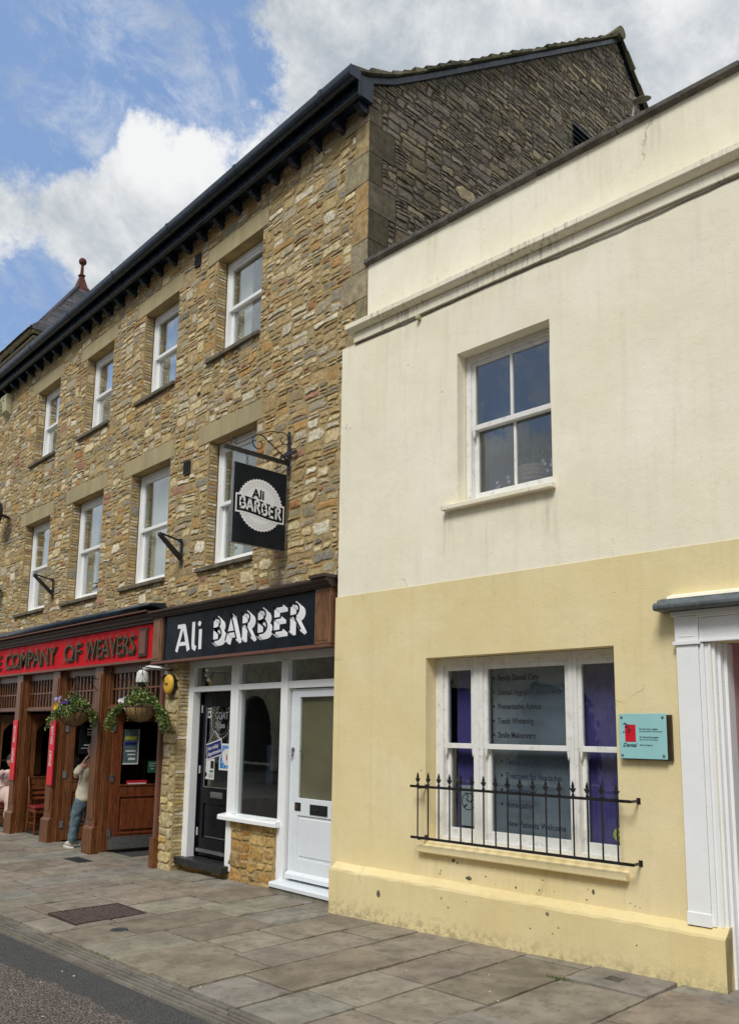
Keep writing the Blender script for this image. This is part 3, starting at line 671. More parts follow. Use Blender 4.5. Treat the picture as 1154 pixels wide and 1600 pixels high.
for i in range(9):
    mb = MB(); z0, z1, wf, wsd = QZ[i+1]+.005, QZ[i]-.005, QF[i]-.006, QS[i]-.006; c = QC[i]; p = .012
    mb.add([(-wf, -p, z0), (p, -p, z0), (p, -p, z1), (-wf, -p, z1), (-wf, .02, z0), (-wf, .02, z1)], [(0, 1, 2, 3), (4, 0, 3, 5)], 0, c)
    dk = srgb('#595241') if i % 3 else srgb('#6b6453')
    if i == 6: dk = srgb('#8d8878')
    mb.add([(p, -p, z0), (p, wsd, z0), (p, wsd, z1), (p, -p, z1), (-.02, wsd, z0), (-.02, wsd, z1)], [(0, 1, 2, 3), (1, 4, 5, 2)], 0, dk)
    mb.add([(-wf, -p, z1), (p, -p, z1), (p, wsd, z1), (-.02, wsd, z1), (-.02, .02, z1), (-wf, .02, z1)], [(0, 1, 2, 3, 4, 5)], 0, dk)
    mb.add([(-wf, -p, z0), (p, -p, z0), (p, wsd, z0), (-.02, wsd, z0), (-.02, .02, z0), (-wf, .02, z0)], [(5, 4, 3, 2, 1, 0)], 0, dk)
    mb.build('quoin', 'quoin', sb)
mb = MB()   # louvred opening in the gable
mb.box(-.25, .005, 4.2, 4.8, 10.4, 11.02)
for q in range(6): z = 10.45+q*.095; mb.add([(.006, 4.22, z+.05), (.006, 4.78, z+.05), (.035, 4.78, z), (.035, 4.22, z)], [(0, 1, 2, 3)])
mb.build('louvre', 'plasticblack', sb)
for (a, b_, c, d) in LINT:
    mb = MB(); mb.box(a+.006, b_-.006, -.010, .10, c+.001, d-.006); mb.build('lintel', 'lintel', sb, .006)
for (a, b_, c, d) in VENT:
    mb = MB(); mb.box(a+.01, b_-.01, -.016, .02, c+.01, d-.01); w3 = (b_-a-.02)/3
    for q in range(4): mb.box(a+.006+q*w3-.0, a+.020+q*w3, -.028, -.014, c+.006, d-.006)
    mb.box(a+.006, b_-.0, -.027, -.015, c+.004, c+.02); mb.box(a+.006, b_-.0, -.027, -.015, d-.02, d-.004); mb.build('air_vent', 'iron', sb)
mb = MB(); mb.lathe([(.045, 0), (.03, .02), (0, .022)], (0, 0, 0), 10, T=lambda x, y, h: (-3.5+x, -.012-h*.3, 6.36+y*.7)); mb.build('wall_hole', 'roomblack', sb)

def sash_window(root, x0, x1, z0, z1, y, mid, sill=None, curtain='both', whitemat='white', bars=0, fw_=.062, sd=.045, behind=None, rail=.05, headw=.085, glass='glass', low_first=False, horns=False):
    """box frame set at depth y, upper sash forward of the lower one"""
    f = MB(); f.box(x0, x0+fw_, y, y+.13, z0, z1); f.box(x1-fw_, x1, y, y+.13, z0, z1); f.box(x0+fw_, x1-fw_, y, y+.13, z1-headw, z1); f.box(x0+fw_, x1-fw_, y-.004, y+.13, z0, z0+.045)
    win = f.build('window', whitemat, root, .004)
    a0, a1 = x0+fw_, x1-fw_
    def sash(nm, y0, c, d, bot, top):
        m_ = MB(); m_.box(a0, a0+sd, y0, y0+.04, c, d); m_.box(a1-sd, a1, y0, y0+.04, c, d)
        m_.box(a0+sd, a1-sd, y0, y0+.04, c, c+bot); m_.box(a0+sd, a1-sd, y0, y0+.04, d-top, d)
        for q in range(bars): xm = a0+(a1-a0)*(q+1)/(bars+1); m_.box(xm-.013, xm+.013, y0+.002, y0+.038, c+bot, d-top)
        if horns and nm == 'upper_sash':
            for xx in (a0+.004, a1-sd+.004): m_.add([(xx, y0+.002, c), (xx+sd-.010, y0+.002, c), (xx+sd-.018, y0+.002, c-.05), (xx+.010, y0+.002, c-.075), (xx, y0+.038, c), (xx+sd-.010, y0+.038, c), (xx+sd-.018, y0+.038, c-.05), (xx+.010, y0+.038, c-.075)], [(0, 1, 2, 3), (7, 6, 5, 4), (0, 4, 5, 1), (1, 5, 6, 2), (2, 6, 7, 3), (3, 7, 4, 0)])
        m_.build(nm, whitemat, win, .003)
        g = MB(); g.box(a0+sd-.004, a1-sd+.004, y0+.017, y0+.023, c+bot-.004, d-top+.004); g.build('pane', glass, win)
    sash('upper_sash', y+.018, mid-.025, z1-headw, rail, .045)
    sash('lower_sash', y+.064, z0+.045, mid+.022, .075, .045)
    if sill:
        sx0, sx1, sy, th, mt_ = sill; s_ = MB(); s_.profx([(y, z0+.002), (sy, z0-.02), (sy, z0-th), (y, z0-th)], sx0, sx1); s_.build('sill', mt_, win, .006)
    if curtain:
        def drape(xa, xb, yy, seed):
            r = random.Random(seed); n = 28; vs = []
            for i in range(n+1):
                x = xa+(xb-xa)*i/n; d_ = .022*math.sin(i*1.35+seed)+.008*math.sin(i*3.1)
                for zz in (z0+.05, z1-.05): vs.append((x, yy+d_, zz))
            c = MB(); c.add(vs, [(2*i, 2*i+2, 2*i+3, 2*i+1) for i in range(n)]); c.build('curtain', 'curtain', win, smooth=True)
        L = x1-x0
        if curtain in ('both', 'left'): drape(x0+.03, x0+L*.36, y+.19, x0)
        if curtain in ('both', 'right'): drape(x1-L*.33, x1-.03, y+.19, x1)
        if curtain == 'full': drape(x0+.03, x1-.03, y+.19, x0)
    return win
cur = ['left', 'both', 'both', 'left', 'left', 'full', 'both', 'both']
for i, (a, b_, c, d) in enumerate(WIN):
    sash_window(sb, a+.012, b_-.012, c, d-.005, .15, (c+d)/2+.0, (a-.17, b_+.015, -.055, .075, 'sill'), cur[i])
mb = MB()
for (a, b_, c, d) in WIN:   # rooms behind the panes
    x0, x1, y0, y1, z0, z1 = a-.35, b_+.35, .285, 2.6, c-.5, d+.35
    mb.add([(x0, y0, z0), (x1, y0, z0), (x1, y1, z0), (x0, y1, z0), (x0, y0, z1), (x1, y0, z1), (x1, y1, z1), (x0, y1, z1)], [(0, 1, 2, 3), (7, 6, 5, 4), (3, 2, 6, 7), (1, 5, 6, 2), (0, 3, 7, 4)])
    for (p0, p1, q0, q1) in ((x0, a, z0, z1), (b_, x1, z0, z1), (a, b_, z0, c), (a, b_, d, z1)): mb.add([(p0, y0, q0), (p1, y0, q0), (p1, y0, q1), (p0, y0, q1)], [(3, 2, 1, 0)])
mb.build('room', 'roomdark', sb)
# eaves: gutter, fascia board, corbels
mb = MB(); gy, gzv = -.315, 9.0
prof = [(gy+.072*math.cos(a), gzv+.072*math.sin(a)) for a in [math.pi+math.pi*k/8 for k in range(9)]]+[(gy+.064, gzv), (gy-.064, gzv)]
prof = [(gy-.075, gzv+.035)]+[(gy+.075*math.cos(a), gzv-.0+.095*math.sin(a)) for a in [math.pi+math.pi*k/8 for k in range(9)]]+[(gy+.075, gzv+.035), (gy+.06, gzv+.03), (gy+.06, gzv-.01), (gy-.06, gzv-.01), (gy-.062, gzv+.03)]
mb.profx(prof, -13.3, .10); mb.box(.10, .107, gy-.078, gy+.078, gzv-.095, gzv+.038)
for x in [-.45-1.78*k for k in range(8)]:
    pj = [(gy+.081*math.cos(a), gzv+.101*math.sin(a)) for a in [math.pi+math.pi*k/8 for k in range(9)]]+[(gy+.081, gzv+.042), (gy-.081, gzv+.042)]
    mb.profx(pj, x-.03, x+.03)
mb.build('gutter', 'navy', sb)
mb = MB(); mb.box(-13.3, .06, -.235, -.19, 8.79, 9.03); mb.box(-13.3, .0, -.19, .0, 8.86, 8.90); mb.box(-13.3, .06, -.25, -.19, 8.775, 8.79); mb.box(.0, .06, -.19, .0, 8.79, 9.06)
mb.build('fascia_board', 'navy', sb, .004)
for k in range(-1, 29):
    x = -.44-.435*k
    if k == -1: x = -.045
    mb = MB(); mb.profx([(-.17, 8.86), (-.17, 8.755), (-.12, 8.705), (.02, 8.68), (.02, 8.86)], x-.036, x+.036); mb.build('corbel', 'navy', sb, .006)
# roof of stone tiles
TC = [srgb('#6f6c57'), srgb('#5e5c4c'), srgb('#7b7660'), srgb('#66604b'), srgb('#59583f')]
mb = MB(); r = random.Random(4); pts = []
def slope_pts(P, step):
    out = [P[0]]; 
    for (a, b_), (c, d) in zip(P, P[1:]):
        L = math.hypot(c-a, d-b_); n = max(1, round(L/step)); out += [(a+(c-a)*k/n, b_+(d-b_)*k/n) for k in range(1, n+1)]
    return out
for side, P in ((0, RP[:5]), (1, [RP[5], RP[4]])):
    sp = slope_pts(P, .27)
    for (a, b_), (c, d) in zip(sp, sp[1:]):
        dx, dz = c-a, d-b_; L = math.hypot(dx, dz); nx, nz = -dz/L, dx/L
        if side: nx, nz = -nx, -nz
        x = .10+r.uniform(-.02, .02); first = True
        while x > -13.4:
            w = r.uniform(.25, .5) if x > -2 else 3.0; t0 = .052+r.uniform(-.008, .01); lift = r.uniform(0, .01)
            e = .04
            A = (a-dx/L*e, b_-dz/L*e); q = [(A[0], A[1]), (c, d), (c+nx*.012, d+nz*.012), (A[0]+nx*t0, A[1]+nz*t0)]
            mb.prism([(p_, z_+lift) for p_, z_ in q], lambda p_, z_, t_: (t_, p_, z_), x-w+.006, x, 0, cj(r.choice(TC), .18, r)); x -= w
mb.build('roof', 'slate_old', sb)
mb = MB(); mb.tube([(-13.4, 5.63, 13.44), (.12, 5.63, 13.44)], .11, 10, 0, TC[0]); mb.build('ridge_tile', 'slate_old', sb)
mb = MB()
for (a, b_), (c, d) in zip(RP[:5], RP[1:]): mb.prism([(a, b_-.02), (c, d-.02), (c, d-.10), (a, b_-.10)], lambda p_, z_, t_: (t_, p_, z_), -.005, .045)
mb.prism([(5.63, 13.38), (9.6, 8.93), (9.6, 8.85), (5.63, 13.30)], lambda p_, z_, t_: (t_, p_, z_), -.005, .045)
mb.build('verge_board', 'navy', sb)  # navy board; its dark colour also stands for the shadow line under tiles

# ------------------------------------------------------------------ neighbouring corner building with slate turret roof
tb = thing('turret_building', 'corner building with steep slate turret roof and red finial behind the gutter', 'building', (-16.6, 3.4, -.2))
xc, yc, zc, aa = -14.73, 1.5, 12.0, 1.95; zt = 14.75; cx_, cy_ = xc-aa, yc+aa
mb = MB(); mb.box(xc-12, xc-.25, yc+.25, yc+9, -.3, zc-.28, 0, None); mb.build('wall', 'mortar', tb)
mb = MB()
for k, (o0, z0, z1) in enumerate(((.22, zc-.55, zc-.42), (.14, zc-.42, zc-.33), (.10, zc-.33, zc-.22), (.02, zc-.20, zc-.12))):
    mb.box(xc-12, xc-o0, yc+o0, yc+9, z0, z1-.004)
mb.build('cornice', 'stonegutter', tb, .02)
mb = MB(); mb.tube([(xc-12, yc-.04, zc-.03), (xc-.02, yc-.04, zc-.03), (xc+.04, yc+.02, zc-.03), (xc+.04, yc+8, zc-.03)], .075, 10)
for q in (1.1, 2.6, 4.1): mb.tube([(xc-q, yc-.04, zc-.03), (xc-q-.06, yc-.04, zc-.03)], .086, 10)
mb.build('gutter', 'stonegutter', tb)
mb = MB(); r = random.Random(9); n = 15
for k in range(n):
    f0, f1 = k/n, (k+1)/n; 
    # slightly flared foot
    def ring(f): s_ = (1-f)*(1+.0)+.0; rad = (aa+.05)*(1-f)+.10*f+.10*(1-f)**6; return rad, zc-.02+(zt-zc)*f
    (ra, za), (rb, zb) = ring(f0), ring(f1)
    for sgx, sgy, ax in ((0, -1, 0), (1, 0, 1), (0, 1, 0), (-1, 0, 1)):
        m_ = max(2, int(ra*2/.28)); off = r.uniform(0, .5)
        for q in range(-1, m_+1):
            t0, t1 = (q+off)/m_, (q+1+off)/m_; t0, t1 = max(0, t0), min(1, t1)
            if t1-t0 < .02: continue
            def pt(t_, rad, z, o_): 
                w = (2*t_-1)*rad
                return (cx_+w, cy_+sgy*(rad+o_), z) if ax == 0 else (cx_+sgx*(rad+o_), cy_+w, z)
            e = .03+r.uniform(-.004, .008); g = .008/m_
            t0 += g; t1 -= g
            ta, tb_ = t0, t1
            vsn = [pt(ta, ra, za-.03, e), pt(tb_, ra, za-.03, e), pt(tb_, rb, zb, .004), pt(ta, rb, zb, .004), pt(ta, ra, za-.03, 0), pt(tb_, ra, za-.03, 0)]
            mb.add(vsn, [(0, 1, 2, 3), (4, 5, 1, 0), (0, 3, 4), (1, 5, 2)], 0, cj(r.choice([srgb('#4b4950'), srgb('#3e3d44'), srgb('#57545c'), srgb('#454349')]), .25, r))
mb.build('roof', 'slate', tb)
mb = MB()
for sx_, sy_ in ((1, -1), (1, 1), (-1, -1), (-1, 1)): mb.tube([(cx_+sx_*(aa+.08), cy_+sy_*(aa+.08), zc+.02), (cx_+sx_*(aa*.82), cy_+sy_*(aa*.82), zc+.5), (cx_+sx_*.12, cy_+sy_*.12, zt)], .045, 6, 0, srgb('#4b4950'))
mb.build('hip', 'slate', tb)
mb = MB(); mb.lathe([(.36, -.34), (.33, -.30), (.095, .33), (.075, .36), (.12, .38), (.12, .42), (.06, .45), (.05, .72), (.06, .78)], (cx_, cy_, zt), 4, a0=R(45), a1=R(405))
f = mb.build('finial', 'terracotta', tb, .01)
mb = MB(); mb.lathe([(.0, .74)]+[(.115*math.sin(a), .86-.115*math.cos(a)) for a in [math.pi*k/10 for k in range(1, 10)]]+[(0, .975)], (cx_, cy_, zt), 14); mb.build('ball', 'terracotta', f, smooth=True)

# ------------------------------------------------------------------ barber's shopfront
bs = thing('barber_shopfront', 'white framed shopfront with black door, display window and white side door', 'shopfront', (-2.1, .15, -.12))
Y0 = .15
mb = MB()
mb.box(-3.665, -3.535, Y0, Y0+.12, -.03, 2.60)            # left jamb
mb.box(-2.63, -2.51, Y0, Y0+.10, -.03, 2.50); mb.box(-2.52, -2.46, Y0+.0, Y0+.10, .66, 2.50)
mb.box(-1.56, -1.43, Y0-.01, Y0+.11, -.05, 2.50)
mb.box(-3.535, -.20, Y0+.002, Y0+.11, 2.50, 2.60)
mb.box(-3.535, -2.63, Y0+.004, Y0+.10, 2.175, 2.245); mb.box(-2.51, -1.56, Y0+.004, Y0+.10, 2.175, 2.245); mb.box(-1.43, -.20, Y0+.004, Y0+.10, 2.165, 2.25)
mb.box(-.32, -.20, Y0, Y0+.10, -.05, 2.165)
mb.build('frame', 'white', bs, .004)
mb = MB(); mb.profx([(Y0+.09, .665), (Y0-.075, .645), (Y0-.085, .625), (Y0-.085, .585), (Y0+.09, .585)], -2.70, -1.50); mb.build('window_sill', 'white', bs, .004)
mb = MB(); mb.box(-2.465, -1.555, Y0+.055, Y0+.061, .66, 2.18); mb.build('display_pane', 'shopglass', bs)
for a, b_ in ((-3.54, -2.625), (-2.465, -1.555), (-1.435, -.19)):
    mb = MB(); mb.box(a, b_, Y0+.05, Y0+.056, 2.24, 2.505); mb.build('transom_pane', 'shopglass', bs)
# black panelled door, recessed
dx0, dx1, dz0, dz1, dy = -3.53, -2.635, .05, 2.17, .29
mb = MB(); mb.box(dx0, dx0+.13, dy, dy+.045, dz0, dz1); mb.box(dx1-.12, dx1, dy, dy+.045, dz0, dz1); mb.box(dx0+.13, dx1-.12, dy, dy+.045, 1.98, dz1)
mb.box(dx0+.13, dx1-.12, dy, dy+.045, .72, .93); mb.box(dx0+.13, dx1-.12, dy, dy+.045, dz0, .28); mb.box(dx0+.13, dx1-.12, dy+.02, dy+.04, .28, .72)
door = mb.build('door', 'blackdoor', bs, .004)
mb = MB(); mb.box(dx0+.16, dx1-.15, dy+.008, dy+.022, .31, .69); mb.build('panel', 'blackdoor', door, .006)
mb = MB(); mb.box(dx0+.125, dx1-.115, dy+.020, dy+.026, .925, 1.985); mb.build('pane', 'shopglass', door)
mb = MB(); mb.box(dx0+.12, dx1-.11, dy-.006, dy, .925, .94); mb.box(dx0+.125, dx0+.140, dy-.006, dy, .93, 1.98); mb.build('glazing_bead', 'steel', door)
mb = MB(); mb.box(-3.22, -2.93, dy-.012, dy, .80, .875); mb.box(-3.20, -2.95, dy-.02, dy-.012, .815, .86); mb.build('letterbox', 'steel', door, .003)
mb = MB(); mb.box(dx0+.04, dx1-.02, dy-.03, dy, .10, .14); mb.box(dx0+.20, dx1-.15, dy-.006, dy+.015, .295, .305); mb.build('weather_bar', 'steel', door)
for z in (.35, 1.15, 1.95): mb = MB(); mb.box(-3.535, -3.50, dy-.014, dy-.002, z-.05, z+.05); mb.build('hinge', 'plasticwhite', door)
mb = MB(); mb.box(-3.535, -3.515, Y0+.11, dy+.05, .05, 2.18); mb.box(-2.64, -2.625, Y0+.11, dy+.05, .05, 2.18); mb.box(-3.515, -2.64, Y0+.11, dy+.05, 2.172, 2.19); mb.build('door_lining', 'blackdoor', bs)
mb = MB(); mb.box(-3.80, -2.535, -.035+.08, .45, -.055, .03); mb.build('threshold', 'blackstone', bs, .006)
# white side door
wx0, wx1, wy = -1.405, -.33, .19
mb = MB(); mb.box(wx0, wx0+.155, wy, wy+.045, .04, 2.155); mb.box(wx1-.155, wx1, wy, wy+.045, .04, 2.155); mb.box(wx0+.155, wx1-.155, wy, wy+.045, 2.06, 2.155)
mb.box(wx0+.155, wx1-.155, wy, wy+.045, .74, .93); mb.box(wx0+.155, wx1-.155, wy, wy+.045, .04, .27); mb.box(wx0+.155, wx1-.155, wy+.014, wy+.04, .27, .74)
wd = mb.build('door', 'doorwhite', bs, .004); wd['label'] = 'white door with tall frosted pane'
mb = MB(); mb.box(wx0+.185, wx1-.185, wy+.006, wy+.016, .30, .71); mb.build('panel', 'doorwhite', wd, .008)
M['frost'] = glassmat('frosted_door_glass', (.80, .80, .72), .10, 1.6, .001); M['doorblind'] = pm('olive_grey_door_blind', (.36, .355, .32), .8, 0, .1, 3, .001)
mb = MB(); mb.box(wx0+.15, wx1-.15, wy+.016, wy+.024, .925, 2.065); mb.build('pane', 'frost', wd)
mb = MB(); mb.box(wx0+.12, wx1-.12, wy+.05, wy+.055, .9, 2.1); mb.build('blind', 'doorblind', wd)
mb = MB(); mb.box(-1.02, -.72, wy-.010, wy, .765, .875); mb.box(-1.0, -.74, wy-.016, wy-.010, .785, .83); mb.tube([(-.885, wy-.02, .80), (-.87, wy-.028, .83)], .008, 6); mb.build('letterbox', 'plasticblack', wd, .003)
for px, s_ in ((-1.245, '50'), (-.60, '102')):
    mb = MB(); mb.box(px-.05, px+.055, wy-.006, wy, .79, .88); text_on(mb, s_, px-.042, wy-.008, .812, .068, 1, bold=.002, sx=.8); mb.build('number_plate', ['plasticblack', 'gold'], wd)
mb = MB(); mb.tube([(wx0+.05, wy-.0, 1.42), (wx0+.05, wy-.035, 1.42), (wx0+.05, wy-.04, 1.40)], .02, 10); mb.lathe([(.03, 0), (.03, .006), (0, .008)], (0, 0, 0), 12, T=lambda x, y, h: (wx0+.05+x, wy-h, 1.46+y)); mb.build('lock', 'steel', wd)
mb = MB(); mb.lathe([(.012, 0), (.010, .01), (0, .012)], (0, 0, 0), 8, T=lambda x, y, h: (wx0+.19+x, wy-h, 1.45+y)); mb.build('peephole', 'steel', wd)
mb = MB(); mb.profx([(wy, .13), (wy-.05, .10), (wy-.055, .055), (wy, .05)], wx0+.01, wx1-.01); mb.build('weather_board', 'doorwhite', wd, .003)
mb = MB(); mb.profx([(wy+.1, .035), (.02, .012), (.0, .0), (.0, -.04), (wy+.1, -.04)], -1.50, -.30); mb.build('door_sill', 'doorwhite', bs, .004)
mb = MB(); mb.box(-1.53, -.22, .02, .5, -.32, -.043); mb.build('doorstep', 'stepgrey', bs, .008)
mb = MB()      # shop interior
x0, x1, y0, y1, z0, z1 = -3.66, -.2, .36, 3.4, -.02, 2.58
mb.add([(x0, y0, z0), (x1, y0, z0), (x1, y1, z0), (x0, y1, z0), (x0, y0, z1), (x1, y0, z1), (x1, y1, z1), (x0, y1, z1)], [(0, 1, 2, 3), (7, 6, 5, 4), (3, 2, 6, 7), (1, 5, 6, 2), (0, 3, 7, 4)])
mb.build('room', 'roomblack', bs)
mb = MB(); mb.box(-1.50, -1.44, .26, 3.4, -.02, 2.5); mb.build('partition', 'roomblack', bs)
for i, x in enumerate((-2.3, -2.1, -1.85)):
    pass
# small pictures and a price list standing inside the display window
mb = MB(); mb.box(-2.06, -1.93, .33, .335, 1.02, 1.5); tag(centre(mb.build('price_list', 'letternavy')), 'dim price list sheet inside the barber display window', 'notice')
mb = MB(); mb.box(-1.86, -1.70, .36, .365, .70, .95); tag(centre(mb.build('notice_card', 'letternavy')), 'small dim card at the foot of the barber display window', 'notice')

# things on the black door glass
def T_at(dyy): return lambda a, b_, d: None
yy = dy+.017
def ring(mb, cx, cz, r0, r1, y, n=48, mat=0, gaps=None, dep=.002):
    for k in range(n):
        if gaps and gaps(k/n): continue
        a0, a1 = 2*math.pi*k/n, 2*math.pi*(k+1)/n
        mb.add([(cx+r0*math.cos(a0), y, cz+r0*math.sin(a0)), (cx+r1*math.cos(a0), y, cz+r1*math.sin(a0)), (cx+r1*math.cos(a1), y, cz+r1*math.sin(a1)), (cx+r0*math.cos(a1), y, cz+r0*math.sin(a1))], [(3, 2, 1, 0)], mat)
mb = MB(); cxg, czg = -3.07, 1.80
ring(mb, cxg, czg, .185, .191, yy, 60, 0, lambda f: (f*30) % 1 < .25)
ring(mb, cxg, czg, .222, .245, yy, 64, 0, lambda f: (f*32) % 1 < .45)
text_on(mb, 'GOAT', cxg-.15, yy, czg+.015, .135, 0, sx=.82, bold=.001); text_on(mb, 'Fitness', cxg-.135, yy, czg-.10, .105, 0, sx=.8, bold=.001)
tag(centre(mb.build('door_decal', 'signgrey')), 'round grey decal reading GOAT Fitness on the black door glass', 'decal')
mb = MB(); A = R(13); hx, hz = -3.20, 1.42
def TR(a, b_, d): return (hx+a*math.cos(A)-b_*math.sin(A), yy-.004-d, hz+a*math.sin(A)+b_*math.cos(A))
def rbox(mb, a0, a1, b0, b1, d0, d1, mat, TT): mb.add([TT(a, b_, d) for d in (d0, d1) for a, b_ in ((a0, b0), (a1, b0), (a1, b1), (a0, b1))], [(0, 1, 2, 3), (7, 6, 5, 4), (0, 4, 5, 1), (1, 5, 6, 2), (2, 6, 7, 3), (3, 7, 4, 0)], mat)
rbox(mb, -.19, .19, -.105, .105, .0, .003, 0, TR); rbox(mb, -.175, .175, -.09, .09, .004, .005, 1, TR)
for s_, q in (('Now taking', .012), ('Appointments', -.062)):
    vs, fs = text_geo(s_, .068, .001, .80, .35); mb.add([TR(-.155+v.x, q+v.y, .007+v.z*.3) for v in vs], fs, 0)
hs_ = mb.build('hanging_sign', ['paper', 'blueink']); tag(centre(hs_), 'tilted blue hanging sign reading Now taking Appointments on the black door', 'sign')
mb = MB(); mb.tube([TR(-.16, .10, 0), (-3.21, yy-.004, 1.66)], .003, 5); mb.tube([TR(.16, .10, 0), (-3.21, yy-.004, 1.66)], .003, 5)
c_o = mb.build('sign_cord', 'paper'); c_o.parent = hs_; c_o.matrix_parent_inverse = hs_.matrix_world.inverted(); 
mb = MB(); mb.box(-3.44, -3.19, yy-.002, yy, 1.03, 1.30); mb.box(-3.28, -3.20, yy-.0035, yy-.0025, 1.17, 1.27, 1); mb.box(-3.30, -3.21, yy-.0035, yy-.0025, 1.12, 1.15, 2)
mb.lathe([(.03, 0), (0, .0005)], (0, 0, 0), 14, T=lambda x, y, h: (-3.39+x, yy-.003-h, 1.09+y), mat=1)
for q in range(4): mb.box(-3.32, -3.21, yy-.0035, yy-.0025, 1.055+.014*q, 1.059+.014*q, 1)
tag(centre(mb.build('flyer', ['paper', 'blackink', 'greenink'])), 'pale flyers with black squares stuck low on the black door glass', 'flyer')
mb = MB(); mb.box(-3.08, -2.77, yy-.002, yy, 1.16, 1.50); mb.box(-3.055, -2.77, yy-.0035, yy-.0025, 1.185, 1.475, 1)
mb.lathe([(.11, 0), (0, .0006)], (0, 0, 0), 24, T=lambda x, y, h: (-2.90+x, yy-.004-h, 1.33+y), mat=0)
for k in range(12): a = 2*math.pi*k/12; mb.lathe([(.010, 0), (0, .0006)], (0, 0, 0), 8, T=lambda x, y, h, a=a: (-2.90+.135*math.cos(a)+x, yy-.0045-h, 1.33+.135*math.sin(a)+y), mat=0)
mb.box(-2.905, -2.885, yy-.008, yy-.006, 1.29, 1.36, 2)
tag(centre(mb.build('clock_sign', ['paper', 'cyanink', 'redink'])), 'blue opening hours card with white clock dial on the black door', 'sign')
mb = MB(); mb.box(-3.405, -3.315, yy-.002, yy, 1.83, 1.965); mb.lathe([(.026, 0), (0, .0006)], (0, 0, 0), 14, T=lambda x, y, h: (-3.36+x, yy-.003-h, 1.875+y), mat=1); mb.box(-3.39, -3.33, yy-.0035, yy-.0025, 1.925, 1.945, 1)
tag(centre(mb.build('door_sticker', ['paper', 'blackink'])), 'small white sticker in the top left corner of the black door glass', 'sticker')

# ------------------------------------------------------------------ barber's fascia sign
fs_ = thing('shop_sign', 'long black fascia sign with white Ali BARBER lettering above the barber shop', 'sign', (-2.1, -.1, 2.56))
YS = -.12
mb = MB(); mb.box(-3.92, -.60, YS, .0, 2.595, 3.20); mb.build('board', 'signblack', fs_)
mb = MB(); mb.box(-.595, -.335, YS-.03, .0, 2.60, 3.20, 0)
for q in range(6): x = -.575+.036*q; mb.box(x, x+.018, YS-.042, YS-.03, 2.63, 3.17)
mb.build('pilaster', 'woodlight', fs_, .003)
mb = MB(); mb.profx([(-.0, 3.20), (YS-.05, 3.20), (YS-.05, 3.215), (YS-.08, 3.225), (YS-.08, 3.245), (YS-.13, 3.265), (YS-.13, 3.29), (-.0, 3.33)], -4.19, -.31); mb.build('cornice', 'woodbrown', fs_)
mb = MB(); mb.box(-.56, -.29, YS-.16, .0, 3.292, 3.325); mb.build('cap', 'woodbrown', fs_)
mb = MB(); mb.box(-4.19, -.335, YS-.04, .0, 2.562, 2.594); mb.build('trim', 'copper', fs_)
mb = MB(); mb.box(-4.17, -3.925, YS-.035, .0, 2.60, 3.20); mb.box(-4.13, -3.965, YS-.045, YS-.035, 2.63, 3.17); mb.build('end_panel', 'woodlight', fs_, .004)
def stroke(mb, pts, w, T, d0, d1, mat=0, caps=True):
    """thick polyline in letter space"""
    P = [Vector((x, y)) for x, y in pts]; n = len(P); L = []; Rr = []
    for i in range(n):
        a = (P[i]-P[i-1]).normalized() if i else (P[1]-P[0]).normalized(); b_ = (P[i+1]-P[i]).normalized() if i < n-1 else a
        t_ = (a+b_).normalized(); nn = Vector((-t_.y, t_.x)); k = w/2/max(.5, nn.dot(Vector((-a.y, a.x)))); L.append(P[i]+nn*k); Rr.append(P[i]-nn*k)
    vs = [T(v.x, v.y, d0) for v in L+Rr]+[T(v.x, v.y, d1) for v in L+Rr]; fs = []
    for i in range(n-1):
        fs += [(i, i+1, n+i+1, n+i), (2*n+n+i, 2*n+n+i+1, 2*n+i+1, 2*n+i), (2*n+i, 2*n+i+1, i+1, i), (n+i, n+i+1, 3*n+i+1, 3*n+i)]
    fs += [(0, n, 3*n, 2*n), (n-1, 3*n-1, 4*n-1, 2*n-1)]
    mb.add(vs, fs, mat)
def arc(cx, cy, rx, ry, a0, a1, n=8): return [(cx+rx*math.cos(R(a0+(a1-a0)*k/n)), cy+ry*math.sin(R(a0+(a1-a0)*k/n))) for k in range(n+1)]
LET = {'B': ([[(.08, 0), (.08, 1)], [(.0, .93), (.28, .93)]+arc(.28, .73, .20, .20, 90, -90)+[(.08, .53)], [(.08, .53), (.32, .53)]+arc(.32, .30, .24, .23, 90, -90)+[(.0, .07)]], .62),
       'A': ([[(.0, 0), (.30, 1.0)], [(.26, 1.0), (.60, 0)], [(.10, .30), (.48, .30)]], .62),
       'R': ([[(.08, 0), (.08, 1)], [(.0, .93), (.28, .93)]+arc(.28, .72, .21, .21, 90, -90)+[(.08, .51)], [(.26, .51), (.58, 0)]], .62),
       'E': ([[(.08, 0), (.08, 1)], [(.0, .93), (.50, .93)], [(.08, .52), (.44, .52)], [(.0, .07), (.52, .07)]], .58)}
def barber_word(mb, T0, h, wscale, black, white, step=.0005, shadow=(.13, -.13), w=.17, gap=.10, wb=None):
    x = 0
    for ch in 'BARBER':
        S_, adv = LET[ch]
        for st in S_:
            for k in range(9):
                f = .22+.78*k/8
                T = lambda a, b_, d, x=x, f=f: T0((x+(a+shadow[0]*f*1.0)*wscale)*h, (b_+shadow[1]*f)*h, d)
                stroke(mb, st, w*1.0, T, (8-k)*step, (8-k)*step+step*.8, white)
            T = lambda a, b_, d, x=x: T0((x+a*wscale)*h, b_*h, d)
            if wb != 0: stroke(mb, st, (wb or w), T, 10*step, 12*step, black)
        x += (adv+gap)*wscale
    return x*h
mb = MB(); yw = YS-.001
wd_ = barber_word(mb, lambda a, b_, d: (-2.70+a, yw-d, 2.765+b_+.012*a), .325, 1.26, 0, 1, .0006, (.215, -.17), .125, .165, wb=.065)
